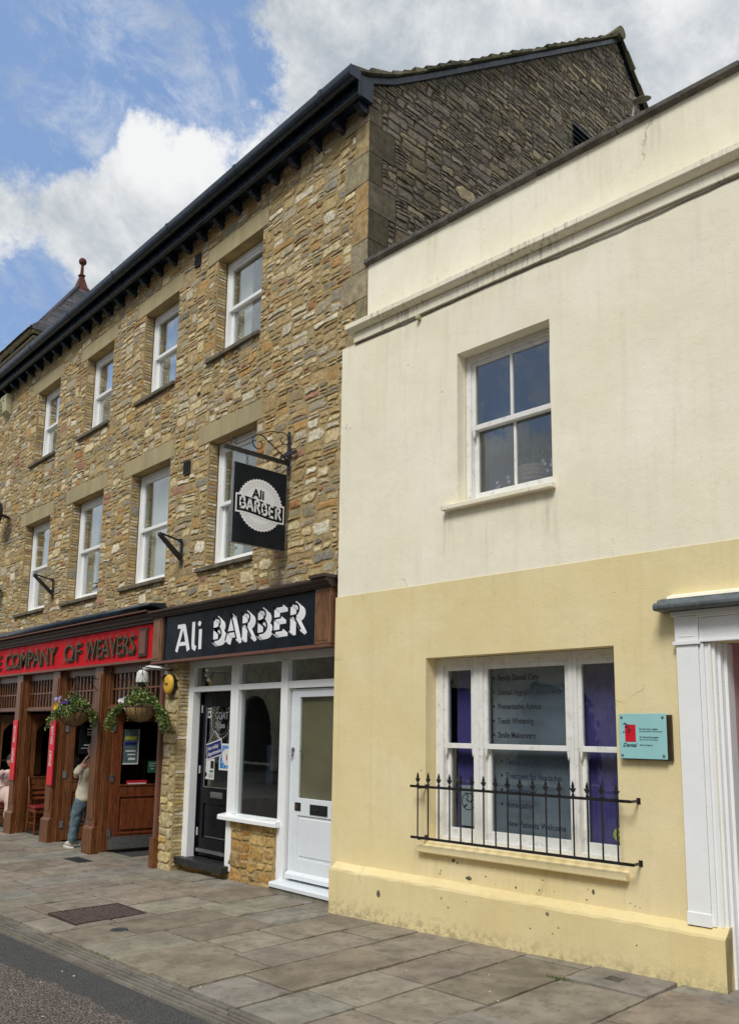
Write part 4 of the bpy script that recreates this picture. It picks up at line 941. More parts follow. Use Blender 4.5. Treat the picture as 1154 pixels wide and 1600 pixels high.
mb.build('lettering', ['signblack', 'signwhite'], fs_); mb = MB()
TA = lambda a, b_, d: (-3.56+a*.38, yw-d, 2.70+b_*.36)
for st, w in (([(.0, 0), (.30, .93)], .17), ([(.02, .93), (.40, .93)], .15), ([(.37, .95), (.66, .0)], .19), ([(.13, .27), (.55, .27)], .14),
              ([(.90, 1.02), (.90, .22), (.93, .10), (1.06, .03)], .18), ([(1.27, .72), (1.27, 0)], .18)):
    stroke(mb, [(a*1.22 if a < .8 else a*1.22, b_) for a, b_ in st], w, TA, .0, .002+.0007*len(st)+w*.003, 1)
mb.lathe([(.034, 0), (0, .0015)], (0, 0, 0), 14, T=lambda x, y, h: (-3.56+1.27*1.22*.36+x*1.15, yw-.001-h, 2.70+.93*.36+y), mat=1)
mb.build('lettering', ['signblack', 'signwhite'], fs_)
print('barber width', wd_)

# ------------------------------------------------------------------ hanging barber sign and its bracket
BX = -1.30
hb = thing('sign_bracket', 'ornate black iron bracket with scrolls holding the barber sign on the rubble wall', 'bracket', (BX, 0, 4.7))
mb = MB(); mb.box(BX-.022, BX+.022, -.05, -.035, 4.66, 5.20); mb.box(BX-.16, BX+.16, -.055, -.04, 4.90, 4.945); mb.build('wall_plate', 'iron', hb, .003)
mb = MB(); mb.box(BX-.022, BX+.022, -.93, -.05, 4.785, 4.83); mb.build('arm', 'iron', hb, .003)
def spiral(cy, cz, r0, r1, a0, a1, n=26): return [(BX, cy+(r0+(r1-r0)*k/n)*math.cos(R(a0+(a1-a0)*k/n)), cz+(r0+(r1-r0)*k/n)*math.sin(R(a0+(a1-a0)*k/n))) for k in range(n+1)]
mb = MB(); mb.tube([(BX, -.05, 4.84), (BX, -.42, 5.06)]+spiral(-.47, 4.95, .115, .03, 60, 430), .007, 6)
mb.tube([(BX, -.84, 4.855)]+spiral(-.80, 4.90, .05, .02, 220, -120), .006, 6)
mb.tube([(BX, -.78, 4.86), (BX, -.50, 5.045), (BX, -.30, 5.14), (BX, -.12, 5.17)]+spiral(-.12, 5.085, .085, .03, 90, -240), .006, 6)
mb.tube(spiral(-.08, 4.87, .03, .03, 0, 300, 10), .006, 5); mb.build('scroll', 'iron', hb, smooth=True)
hs = thing('hanging_sign', 'square black hanging sign with scalloped white badge reading Ali BARBER', 'sign', (BX, -.43, 3.72))
b0, b1, z0, z1 = -.795, -.07, 3.735, 4.655
mb = MB(); mb.box(BX-.016, BX+.016, b0, b1, z0, z1); mb.build('board', 'signblack', hs, .003)
mb = MB(); mb.box(BX-.020, BX+.0155, b0-.006, b0, z0-.006, z1+.006); mb.box(BX-.020, BX+.0155, b1, b1+.006, z0-.006, z1+.006); mb.box(BX-.020, BX+.0155, b0, b1, z0-.006, z0); mb.box(BX-.020, BX+.0155, b0, b1, z1, z1+.006); mb.build('edge_trim', 'steel', hs)
for y in (-.62, -.20):
    mb = MB()
    for k in range(4):
        z = 4.665+.033*k; mb.tube([(BX+(.006 if k % 2 else 0)*math.cos(a), y+(.011)*math.cos(a)*(1 if k % 2 else .3), z+.02*math.sin(a)) for a in [2*math.pi*q/10 for q in range(11)]], .0035, 5)
    mb.build('chain', 'iron', hs)
for sgn in (1, -1):      # both faces carry the badge
    X0 = BX+sgn*.0165
    def TH(a, b_, d, sgn=sgn, X0=X0): return (X0+sgn*d, (-.4325)+sgn*a, 4.195+b_)
    mb = MB(); n = 44; vs = [TH(0, .02, .001)]
    for k in range(n*4):
        a = 2*math.pi*k/(n*4); rr_ = .300+.016*abs(math.sin(a*n/2))-.008; vs.append(TH(rr_*math.cos(a), .02+rr_*1.0*math.sin(a), .001))
    N = n*4; mb.add(vs, [(0, 1+k, 1+(k+1) % N) if sgn > 0 else (0, 1+(k+1) % N, 1+k) for k in range(N)], 0)
    for rad, w_ in ((.270, .0025), (.228, .0025), (.250, .004)):
        for k in range(80):
            if rad == .250 and k % 2: continue
            a0, a1 = 2*math.pi*k/80, 2*math.pi*(k+1)/80
            q = [TH(r_*math.cos(a), .02+r_*math.sin(a), .002) for r_, a in ((rad-w_/2, a0), (rad+w_/2, a0), (rad+w_/2, a1), (rad-w_/2, a1))]
            mb.add(q, [(0, 1, 2, 3)], 1)
    def rib(h0, h1, wd, d, mat):      # ribbon curved upwards at both ends
        n = 16; vs = []
        for k in range(n+1):
            a = -wd+2*wd*k/n; c = .022*math.sin(a/.33*2.2); vs += [TH(a, h0-c, d), TH(a, h1-c, d)]
        mb.add(vs, [f for i in range(n) for f in ((2*i, 2*i+2, 2*i+3, 2*i+1),)], mat)
    rib(-.130, .090, .335, .0030, 0); rib(-.110, .070, .318, .0042, 2)
    def TR2(a, b_, d): a -= .285; c = .022*math.sin(a/.33*2.2); return TH(a, b_-.078-c, .0052+d)
    barber_word(mb, TR2, .150, .88, 2, 3, .0002, (.05, -.04), .16, .13, wb=0)
    vs, fs = text_geo('Ali', .15, .004, 1.0); mb.add([TH(-.115+v.x, .095+v.y, .003+v.z) for v in vs], fs, 2)
    mb.build('badge', ['signwhite', 'signgrey', 'signblack', 'signwhite'], hs)

def plain_bracket(lab, X, z0, L):
    t_ = thing('iron_bracket', lab, 'bracket', (X, 0, z0), group='empty brackets on the rubble wall')
    mb = MB(); mb.box(X-.022, X+.022, -.045, -.028, z0, z0+.36); mb.build('wall_plate', 'iron', t_, .003)
    mb = MB(); mb.tube([(X, -.04, z0+.34), (X-.0, -L, z0+.40)], .014, 6); mb.lathe([(0, -.03), (.03, -.02), (.03, .02), (0, .03)], (X, -.05, z0+.345), 8); mb.build('arm', 'iron', t_)
    mb = MB(); mb.add([(X-.04, -L-.02, z0+.41), (X+.04, -L-.02, z0+.41), (X+.04, -.04, z0+.13), (X-.04, -.04, z0+.13), (X-.04, -L-.02, z0+.37), (X+.04, -L-.02, z0+.37), (X+.04, -.04, z0+.07), (X-.04, -.04, z0+.07)],
        [(0, 1, 2, 3), (7, 6, 5, 4), (0, 4, 5, 1), (1, 5, 6, 2), (2, 6, 7, 3), (3, 7, 4, 0)]); mb.build('floodlight_strut', 'iron', t_)
plain_bracket('black iron bracket jutting below the window nearest the hanging sign, holding nothing', -3.73, 3.92, .36)
plain_bracket('small black iron bracket at the left between two lower windows, holding nothing', -8.18, 3.93, .36)
# round lamps and alarm box at the left edge
def wall_lamp(lab, X, Z, s):
    t_ = thing('wall_lamp', lab, 'wall lamp', (X, 0, Z-.2), group='round black lamps on the rubble wall')
    mb = MB(); mb.tube([(X, -.03, Z-.05), (X, -.2*s, Z)], .03*s, 8); mb.build('arm', 'iron', t_)
    mb = MB(); mb.lathe([(0, 0), (.10*s, .0), (.235*s, .03*s), (.245*s, .10*s), (.21*s, .13*s)], (0, 0, 0), 26, T=lambda x, y, h: (X+x*.98-h*.25, -.20*s-h, Z+y)); mb.build('housing', 'iron', t_, smooth=False)
    mb = MB(); mb.lathe([(.21*s, .125*s), (0, .135*s)], (0, 0, 0), 26, T=lambda x, y, h: (X+x*.98-h*.25, -.20*s-h, Z+y)); mb.build('lens', 'darkglass', t_)
wall_lamp('large round black lamp housing on the rubble wall at the left edge', -10.72, 5.92, 1.0)
wall_lamp('smaller round black lamp at the left edge above the red fascia', -10.80, 4.42, .62)
t_ = thing('alarm_box', 'yellowed wedge shaped alarm box under the eaves at the left edge', 'alarm box', (-11.35, 0, 8.2))
mb = MB(); mb.profx([(0, 8.68), (-.12, 8.68), (-.16, 8.60), (-.13, 8.28), (0, 8.20)], -11.50, -11.18); mb.build('case', 'boxcream', t_, .02)
mb = MB()
for q in range(3): mb.box(-11.46, -11.38, -.165, -.14, 8.34+q*.08, 8.375+q*.08)
mb.box(-11.34, -11.26, -.165, -.13, 8.52, 8.60); mb.build('grille', 'lintel', t_)
# round yellow alarm box on the pier
t_ = thing('alarm_box', 'round yellow alarm box lettered Yale on the stone pier', 'alarm box', (-3.78, 0, 2.15))
mb = MB(); mb.lathe([(.10, 0), (.118, .01), (.118, .045), (0, .046)], (0, 0, 0), 26, T=lambda x, y, h: (-3.79+x, -.025-h, 2.275+y*1.18)); mb.build('back_plate', 'plasticblack', t_)
mb = MB(); mb.lathe([(.112, .04), (.116, .065), (.105, .082), (.07, .09), (0, .092)], (0, 0, 0), 30, T=lambda x, y, h: (-3.79+x, -.025-h, 2.275+y*1.18)); mb.build('cover', 'yellow', t_, smooth=True)
mb = MB(); text_on(mb, 'Yale', -3.855, -.120, 2.262, .062, 0, bold=.0, sx=.95); mb.build('lettering', 'blackink', t_)
# white camera on a bracket
t_ = thing('security_camera', 'white dome security camera on a swan neck under the fascia end', 'camera', (-4.15, -.1, 2.3))
mb = MB(); mb.tube([(-3.95, -.03, 2.50), (-3.98, -.15, 2.50), (-4.05, -.24, 2.51), (-4.16, -.26, 2.50), (-4.2, -.26, 2.44)], .028, 10); mb.box(-4.02, -3.93, -.04, .0, 2.42, 2.56); mb.build('arm', 'plasticwhite', t_, smooth=False)
mb = MB(); mb.lathe([(0, .12), (.05, .115), (.08, .08), (.088, .0), (.088, -.05), (.075, -.055)], (-4.2, -.26, 2.36), 20); mb.build('housing', 'plasticwhite', t_, smooth=False)
mb = MB(); mb.lathe([(.072, -.05), (.066, -.085), (.04, -.115), (0, -.125)], (-4.2, -.26, 2.36), 18); mb.build('dome', 'plasticblack', t_, smooth=True)

# ------------------------------------------------------------------ the pub front
pf = thing('pub_shopfront', 'dark varnished timber pub front with open folding doors and leaded top lights', 'shopfront', (-7.6, .1, -.2))
POST = [(-4.135, .145), (-6.11, .28), (-7.75, .28), (-9.41, .28), (-11.05, .28)]
OPEN = [(-5.72, -4.09), (-7.40, -6.10), (-9.06, -7.74), (-10.72, -9.40), (-12.4, -11.04)]
def gp(x): return gz(x)
for i, (x, w) in enumerate(POST):
    mb = MB()
    if i == 0: mb.box(-4.09, -4.02, -.05, .12, gp(x)-.05, 2.62)
    else:
        mb.box(x, x+w, -.075, .12, gp(x)-.05, 2.62); mb.box(x+.04, x+w-.04, -.088, -.075, .32, 2.5); mb.box(x+w, x+w+.11, -.01, .10, gp(x)-.05, 2.62)
        mb.box(x+w+.02, x+w+.05, -.028, -.01, gp(x), 2.6); mb.box(x+w+.07, x+w+.09, -.022, -.01, gp(x), 2.6)
    p_ = mb.build('post', 'wood' if i else 'copper', pf, .006)
    mb = MB(); a, b_ = (x-.025, x+w+.025) if i else (-4.11, -4.0)
    mb.box(a, b_, -.115 if i else -.08, .1, gp(x)-.06, gp(x)+.36); mb.profx([(-.115 if i else -.08, gp(x)+.36), (-.08, gp(x)+.395), (.1, gp(x)+.395), (.1, gp(x)+.36)], a, b_); mb.build('plinth_block', 'wood', p_, .006)
for i, (a, b_) in enumerate(OPEN):
    mb = MB(); mb.box(a-.02, b_+.01, -.005, .11, 1.955, 2.03); mb.box(a-.02, b_+.01, -.02, .0, 1.965, 2.0); mb.box(a-.02, b_+.01, .02, .10, 2.50, 2.62)
    n = max(4, round((b_-a)/.135)); 
    for k in range(n+1): x = a+(b_-a)*k/n; mb.box(x-.011, x+.011, .03, .075, 2.03, 2.50)
    mb.box(a, b_, .032, .073, 2.255, 2.28); tw = mb.build('top_light', 'wood', pf, .003)
    for mt_, sel in (('navyglass1', 0), ('amberglass', 1), ('clearold', 2)):
        mb = MB(); rg = random.Random(40+i)
        for k in range(n):
            for (c, d) in ((2.03, 2.258), (2.277, 2.50)):
                if rg.choice((0, 1, 1, 2, 2, 0)) == sel: x0, x1 = a+(b_-a)*k/n+.01, a+(b_-a)*(k+1)/n-.01; mb = MB(); mb.box(x0, x1, .05, .054, c, d); mb.build('stained_pane', mt_, tw)
    mb = MB(); mb.box(a-.02, b_+.02, -.03, .16, gp((a+b_)/2)-.06, gp((a+b_)/2)+.012); mb.build('threshold', 'stepgrey', pf, .004)
def leaf(hx, ang, w, h, zb, arch, kick, mat, lab=None, hy=.06):
    """door leaf hinged at (hx, hy), swung inwards"""
    Mx = Matrix.Translation((hx, hy, zb)) @ Matrix.Rotation(R(ang), 4, 'Z')
    mb = MB(Mx); t = .045; s_ = .115; pz = .80
    mb.box(0, s_, 0, t, 0, h); mb.box(w-s_, w, 0, t, 0, h); mb.box(s_, w-s_, 0, t, h-.12, h); mb.box(s_, w-s_, 0, t, pz, pz+.13); mb.box(s_, w-s_, 0, t, 0, .22); mb.box(s_, w-s_, .012, t-.012, .22, pz)
    for (q0, q1, dd) in ((0, -.0, 0),):
        mb.box(s_+.0, s_+.03, -.010, .0, .22, pz); mb.box(w-s_-.03, w-s_, -.010, 0, .22, pz); mb.box(s_+.03, w-s_-.03, -.010, 0, .22, .25); mb.box(s_+.03, w-s_-.03, -.010, 0, pz-.03, pz)
        mb.box(s_, s_+.025, -.010, .0, pz+.13, h-.12); mb.box(w-s_-.025, w-s_, -.010, 0, pz+.13, h-.12); mb.box(s_+.025, w-s_-.025, -.010, 0, pz+.13, pz+.155); mb.box(s_+.025, w-s_-.025, -.010, 0, h-.145, h-.12)
    if arch:
        gw = w-2*s_; cxa = w/2; zc_ = h-.12-gw*.5; n = 10
        for sg in (-1, 1):
            P = [(cxa+sg*gw/2*math.cos(math.pi/2*k/n), zc_+gw*.48*math.sin(math.pi/2*k/n)) for k in range(n+1)]
            pr_ = P+[(cxa, h-.12), (cxa+sg*gw/2, h-.12)]
            mb.prism(pr_ if sg > 0 else pr_[::-1], lambda p, q, t_: (p, t_, q), .002, t-.002)
    d = mb.build('door', mat, pf, .004)
    if lab: d['label'] = lab
    mb = MB(Mx); mb.box(s_+.06, w-s_-.06, -.006, .012, .285, pz-.065); mb.build('panel', mat, d, .012)
    mb = MB(Mx); mb.box(s_, w-s_, .018, .024, pz+.13, h-.12); mb.build('pane', 'darkglass', d)
    for z in (.25, 1.05, 1.80): mb = MB(Mx); mb.box(-.02, .035, -.014, -.002, z-.055, z+.055); mb.build('hinge', 'steel', d)
    if kick: mb = MB(Mx); mb.box(.01, w-.01, -.004, 0, .01, .19); mb.build('kick_plate', 'steel', d)
    return d, Mx
dA, MA = leaf(-5.64, 82, .86, 2.04, -.115, False, True, 'woodred', 'open mahogany door with steel kick plate nearest the stone pier')
dB, MBm = leaf(-7.36, 74, .86, 2.06, -.14, False, False, 'wood')
dC, MC = leaf(-9.04, 82, .88, 2.08, -.16, True, False, 'wood', 'open door with arched dark pane behind the chair')
dD, MD = leaf(-10.74, 60, .88, 2.08, -.17, True, False, 'wood')
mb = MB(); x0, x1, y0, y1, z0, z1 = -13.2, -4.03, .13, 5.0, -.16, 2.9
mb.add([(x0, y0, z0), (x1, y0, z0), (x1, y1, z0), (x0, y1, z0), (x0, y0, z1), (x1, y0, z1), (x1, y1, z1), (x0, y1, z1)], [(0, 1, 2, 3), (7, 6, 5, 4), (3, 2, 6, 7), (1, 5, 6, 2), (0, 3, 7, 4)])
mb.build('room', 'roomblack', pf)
mb = MB(); mb.box(-13.2, -4.2, 3.2, 3.6, -.16, 1.0); mb.box(-13.2, -4.2, 3.15, 3.7, 1.0, 1.06); mb.box(-7.6, -7.5, 1.6, 3.2, -.1, 1.1); mb.box(-6.1, -6.0, 1.3, 3.2, -.1, 1.6); mb.build('bar_counter', 'woodred', pf)
# notices on the pub doors (leaf local axes: x along the leaf, -y towards the viewer)
def on_leaf(Mx, nm, lab, x0, x1, z0, z1, base, items, cat='poster'):
    mb = MB(Mx); mb.box(x0, x1, .008, .012, z0, z1, 0)
    for (a, b_, c, d, mt_) in items: mb.box(x0+(x1-x0)*a, x0+(x1-x0)*b_, .004, .0075, z0+(z1-z0)*c, z0+(z1-z0)*d, mt_)
    return tag(mb.build(nm, [base, 'blackink', 'blueink', 'paper', 'limeink', 'greenink', 'redink']), lab, cat)
M['dimpaper'] = pm('dim_poster_print', (.10, .15, .16), .5, 0, .3, 18, 0)
on_leaf(MA, 'poster', 'dim poster with lines of print on the open mahogany door', .16, .40, 1.25, 1.78, 'dimpaper', [(.0, 1.0, .0, .04, 3), (.95, 1.0, .04, 1.0, 3), (.1, .85, .70, .80, 4), (.1, .85, .55, .64, 2), (.15, .8, .36, .40, 3), (.3, .8, .26, .30, 3), (.35, .8, .12, .19, 3)])
on_leaf(MA, 'door_notice', 'small dark green notice low on the open mahogany door glass', .56, .72, 1.12, 1.30, 'greenink', [(.15, .85, .75, .83, 3), (.15, .7, .55, .63, 3), (.3, .6, .3, .38, 3)], 'notice')
on_leaf(MA, 'door_sticker', 'red strip sticker with white print at the foot of the door glass', .24, .56, .945, 1.01, 'redink', [(.06, .94, .12, .4, 3)], 'sticker')
on_leaf(MBm, 'menu_board', 'black menu board with thin white lines behind the leaning man', .20, .62, 1.38, 1.86, 'tv', [(.3, .7, .85, .88, 3), (.3, .7, .74, .77, 3), (.3, .7, .66, .69, 3), (.2, .7, .30, .33, 3), (.1, .7, .2, .215, 3)], 'menu board')
on_leaf(MBm, 'door_notice', 'small red topped notice on the door glass behind the leaning man', .42, .66, .98, 1.34, 'cyanink', [(.05, .95, .68, .97, 6), (.3, .7, .78, .86, 3)], 'notice')

# red fascia of the pub
ps = thing('pub_sign', 'long red fascia reading THE COMPANY OF WEAVERS in raised gold letters', 'sign', (-8, -.1, 2.6))
YP = -.10
mb = MB(); mb.box(-13.2, -4.205, YP, 0, 2.655, 3.155); mb.build('board', 'red', ps)
mb = MB(); mb.box(-13.2, -4.195, YP-.03, 0, 2.615, 2.652); mb.build('trim', 'copper', ps, .003)
mb = MB(); mb.profx([(0, 3.158), (YP-.03, 3.158), (YP-.03, 3.19), (YP-.06, 3.20), (YP-.06, 3.235), (YP-.10, 3.26), (YP-.10, 3.285), (0, 3.30)], -13.2, -4.195); mb.build('cornice', 'woodbrown', ps)
mb = MB(); mb.box(-4.66, -4.40, YP-.022, YP-.002, 2.69, 3.10, 0); mb.box(-4.62, -4.44, YP-.030, YP-.022, 2.73, 3.06, 1); mb.build('end_panel', ['letterdark', 'copper'], ps, .004)
def weaver(mb, body, x, z, h, sx, y):
    for lay, (dx, dz, mt_, bold, ex) in enumerate(((.020, -.020, 0, .006, .008), (0, 0, 1, -.001, .014))):  # darker copy set low and right paints the raised letters' shadow
        text_on(mb, body, x+dx, y-.006-.012*lay, z+dz, h, mt_, bold=bold, sx=sx, extrude=ex)
zc1 = 2.755; H = .405
for body, x0, wid in (('THE', -11.02, .78), ('COMPANY', -9.98, 2.36), ('OF', -7.28, .66), ('WEAVERS', -6.42, 1.66)):
    vs, fs = text_geo(body, H); w = max(v.x for v in vs)-min(v.x for v in vs); k = wid/w; mb = MB()
    weaver(mb, body, x0, zc1, H, k, YP)
    # little spurs on the letter heads and feet
    rg = random.Random(len(body))
    for q in range(len(body)*2):
        xx = x0+wid*(q+.3)/(len(body)*2); zz = zc1+(.285 if q % 2 else -.0); mb.add([(xx-.05, YP-.035, zz+.012), (xx, YP-.035, zz+.042), (xx+.05, YP-.035, zz+.012), (xx, YP-.035, zz-.012)], [(3, 2, 1, 0)], 1)
    mb.build('lettering', ['letterdark', 'gold'], ps)
aw = thing('awning_cassette', 'closed black awning cassette running along the top of the red fascia', 'awning', (-8, -.2, 3.3))
mb = MB(); mb.tube([(-13.2, -.215, 3.375), (-4.45, -.215, 3.375)], .058, 14); mb.build('roller', 'navy', aw, smooth=True)
mb = MB(); mb.profx([(-.03, 3.43), (-.29, 3.40), (-.30, 3.37), (-.03, 3.33)], -4.95, -4.07); mb.build('end_cover', 'navy', aw, .01)
mb = MB(); mb.box(-13.2, -4.2, -.27, -.0, 3.302, 3.318); mb.build('base_rail', 'copper', aw)

# red banners on the posts
def banner(lab, X):
    t_ = thing('banner', lab, 'banner', (X, -.1, .73), group='narrow red banners on the pub posts')
    mb = MB(); mb.box(X-.105, X+.105, -.112, -.092, .735, 1.80); mb.build('board', 'bannerred', t_, .003)
    for body, z, s_ in (('LIVE', 1.55, .12), ('ON', 1.40, .12), ('SPORT', 1.04, .13)):
        vs, fs = text_geo(body, s_, .002, .80); mb = MB(); mb.add([(X+.045-v.y, -.114-v.z, z+v.x*.85) for v in vs], fs, 0); mb.build('lettering', 'paper', t_)
banner('narrow red banner with white lettering on the timber post beside the chair back', -7.54)
banner('narrow red banner with white lettering on the leftmost timber post', -9.24)

# dark wooden chair in the doorway
def chair(X, Y, rz, lab):
    t_ = thing('chair', lab, 'chair', (X, Y, gz(X, 0)+.012)); g = gz(X, 0)+.012
    Mx = Matrix.Translation((X, Y, g)) @ Matrix.Rotation(R(rz), 4, 'Z')    # front of the seat = -y
    for sx in (-1, 1):
        mb = MB(Mx); mb.tube([(sx*.185, -.19, 0), (sx*.19, -.18, .43)], [.017, .021], 6); mb.build('leg', 'woodred', t_)
        mb = MB(Mx); mb.tube([(sx*.19, .26, 0), (sx*.19, .19, .25), (sx*.19, .18, .48), (sx*.195, .22, .75), (sx*.20, .29, .98)], [.019, .022, .022, .020, .018], 6); mb.build('leg', 'woodred', t_)
    mb = MB(Mx); mb.box(-.19, .19, -.20, -.165, .385, .445); mb.box(-.19, .19, .165, .195, .385, .445); mb.box(-.205, -.17, -.18, .18, .385, .445); mb.box(.17, .205, -.18, .18, .385, .445)
    mb.box(-.18, .18, .20, .22, .20, .225); mb.tube([(-.19, -.18, .19), (-.19, .22, .19)], .011, 6); mb.tube([(.19, -.18, .19), (.19, .22, .19)], .011, 6); mb.build('seat_frame', 'woodred', t_)
    mb = MB(Mx); mb.box(-.22, .22, -.22, .20, .445, .49); mb.build('seat', 'seatred', t_, .018)
    for q in range(5):
        z = .58+.088*q; yb = .19+(z-.5)*.16+(.02 if z > .8 else 0); hh = .045 if q < 4 else .085
        vs = []; n = 6
        for k in range(n+1): x = -.19+.38*k/n; bow = .03*(1-(2*k/n-1)**2); vs += [(x, yb+bow, z), (x, yb+bow+.014, z), (x, yb+bow+.014+.01, z+hh), (x, yb+bow+.01, z+hh)]
        fs = []
        for i in range(n): fs += [(4*i+j, 4*i+4+j, 4*i+4+(j+1) % 4, 4*i+(j+1) % 4) for j in range(4)]
        fs += [(0, 1, 2, 3), (4*n+3, 4*n+2, 4*n+1, 4*n)]; mb = MB(Mx); mb.add(vs, fs); mb.build('back_slat', 'woodred', t_)
    return t_
CHAIR_LAB = 'dark wooden slat back chair with red seat in the pub doorway'

# ------------------------------------------------------------------ hanging baskets
LEAFC = [(.085, .15, .03), (.13, .21, .04), (.05, .10, .028), (.24, .32, .08), (.32, .38, .15), (.04, .07, .025)]
def basket(lab, X, Y, Z, rad, seed, flow, trail):
    t_ = thing('hanging_basket', lab, 'hanging basket', (X, Y, Z-.3), group='hanging baskets on the pub front')
    mb = MB(); prof = [(rad*math.sin(a), -rad*.98*math.cos(a)) for a in [math.pi/2*k/8 for k in range(9)]]; mb.lathe([(max(.001, r_), h) for r_, h in prof]+[(rad*.94, .0)], (X, Y, Z), 28); mb.build('liner', 'coir', t_, smooth=True)
    mb = MB()
    for k in range(16): a = 2*math.pi*k/16; mb.tube([(X+(r_+.004)*math.cos(a), Y+(r_+.004)*math.sin(a), Z+h-.002) for r_, h in prof], .0028, 4, cap=False)
    mb.tube([(X+(rad+.006)*math.cos(a), Y+(rad+.006)*math.sin(a), Z) for a in [2*math.pi*k/24 for k in range(25)]], .004, 5); mb.build('wire_frame', 'iron', t_)
    mb = MB()
    for k in range(3): a = 2*math.pi*k/3+.5; mb.tube([(X+rad*math.cos(a), Y+rad*math.sin(a), Z), (X, Y, Z+.46)], .003, 4)
    mb.tube([(X, Y, Z+.44), (X, Y, Z+.50), (X, Y+.01, Z+.52)], .005, 5); mb.build('chain', 'iron', t_)
    mb = MB(); mb.tube([(X, -.01, Z+.18), (X, -.01, Z+.52)], .010, 5); mb.tube([(X, -.01, Z+.50), (X, Y-.03, Z+.535), (X, Y-.06, Z+.50)], .008, 6); mb.tube([(X, -.01, Z+.25), (X, Y*.6, Z+.51)], .006, 5); mb.build('bracket', 'iron', t_)
    r = random.Random(seed); mb = MB()
    def lf(p, s_, c):
        n = Vector((r.gauss(0, 1), r.gauss(0, 1)-.6, r.gauss(0, .8)+.6)).normalized(); u = n.cross(Vector((r.gauss(0, 1), r.gauss(0, 1), r.gauss(0, 1)))).normalized(); w = n.cross(u); p = Vector(p)
        mb.add([p-u*s_*.5, p+w*s_*.36+n*s_*.12, p+u*s_*.7, p-w*s_*.36+n*s_*.12], [(0, 1, 2), (0, 2, 3)], 0, cj(c, .25, r))
    for i in range(820):      # mound
        a = r.uniform(0, 2*math.pi); q = rad*1.06*math.sqrt(r.random()); h = .03+.17*(1-(q/rad/1.15)**2)*r.uniform(.4, 1.1)+r.uniform(-.02, .05)
        lf((X+q*math.cos(a), Y+q*math.sin(a), Z+h), r.uniform(.022, .045), r.choice(LEAFC))
    for k in range(13):       # upright sprigs
        a = r.uniform(0, 2*math.pi); q = r.uniform(0, rad*.7); hh = r.uniform(.12, .33); bx, by = X+q*math.cos(a), Y+q*math.sin(a)
        for j in range(int(hh/.013)): lf((bx+r.uniform(-.022, .022)+.1*hh*math.cos(a)*(j*.013/hh), by+r.uniform(-.022, .022), Z+.05+j*.013), r.uniform(.016, .032), r.choice(LEAFC[:4]))
    for (a0, a1, L0, L1, nn, out) in trail:
        for k in range(nn):
            a = R(r.uniform(a0, a1)); L = r.uniform(L0, L1); px, py, pz = X+rad*math.cos(a), Y+rad*math.sin(a), Z+.04; st = .017; dxy = r.uniform(.6, 1.2)*out; j = 0; dn = 0
            while dn < L:
                f = dn/L; px += math.cos(a)*dxy*.013*(1-f)+r.gauss(0, .003); py += math.sin(a)*dxy*.013*(1-f)+r.gauss(0, .003); pz -= st*(.35+.8*f); dn += st
                lf((px+r.uniform(-.018, .018), py+r.uniform(-.018, .018), pz+r.uniform(-.008, .008)), r.uniform(.020, .042), r.choice(LEAFC))
                if r.random() < .8: lf((px+r.uniform(-.026, .026), py+r.uniform(-.026, .026), pz), r.uniform(.018, .034), r.choice(LEAFC))
    mb.build('foliage', 'leaf', t_)
    mb = MB()
    for (fx, fz, c, nn) in flow:
        for k in range(nn):
            fy = -rad*r.uniform(.65, 1.1); c0 = Vector((X+fx+r.gauss(0, .025), Y+fy, Z+fz+r.gauss(0, .018))); s_ = r.uniform(.022, .034)
            nrm = Vector((r.gauss(.5, .3), -1, r.gauss(.3, .3))).normalized(); u = nrm.cross(Vector((0, 0, 1))).normalized(); w = u.cross(nrm)
            for q in range(5):
                a = 2*math.pi*q/5; d = u*math.cos(a)+w*math.sin(a); e = u*math.cos(a+.6)+w*math.sin(a+.6); g = u*math.cos(a-.6)+w*math.sin(a-.6)
                mb.add([c0, c0+g*s_*.7, c0+d*s_*1.15+nrm*.004, c0+e*s_*.7], [(0, 1, 2, 3)], 0, cj(c, .1, r))
    mb.build('flower', 'petal', t_)
PUR, YEL, WHI, LIL = (.06, .03, .16), (.75, .42, .02), (.72, .72, .75), (.38, .36, .62)
basket('left hanging basket with yellow and purple pansies and trailing leaves', -5.98, -.42, 1.92, .225, 3, [(-.20, .10, YEL, 6), (-.17, .05, YEL, 4), (-.10, .16, LIL, 7), (.03, .13, PUR, 10), (.10, .12, PUR, 8), (-.08, .07, WHI, 5)],
       [(225, 275, .08, .30, 14, .7), (235, 250, .30, .46, 4, 1.0), (20, 80, .15, .38, 17, .7), (275, 325, .06, .22, 12, .5), (325, 380, .02, .10, 6, .4), (80, 220, .1, .3, 12, .8)])
basket('right hanging basket with white pansies and long trailing ivy by the pier', -3.86, -.44, 1.965, .205, 8, [(-.16, .09, LIL, 5), (-.12, .05, WHI, 6), (-.05, .06, WHI, 6), (-.06, .02, WHI, 3)],
       [(225, 262, .22, .50, 18, 1.2), (20, 82, .2, .54, 28, 1.0), (82, 220, .1, .3, 12, 1), (275, 380, .0, .05, 6, .3)])

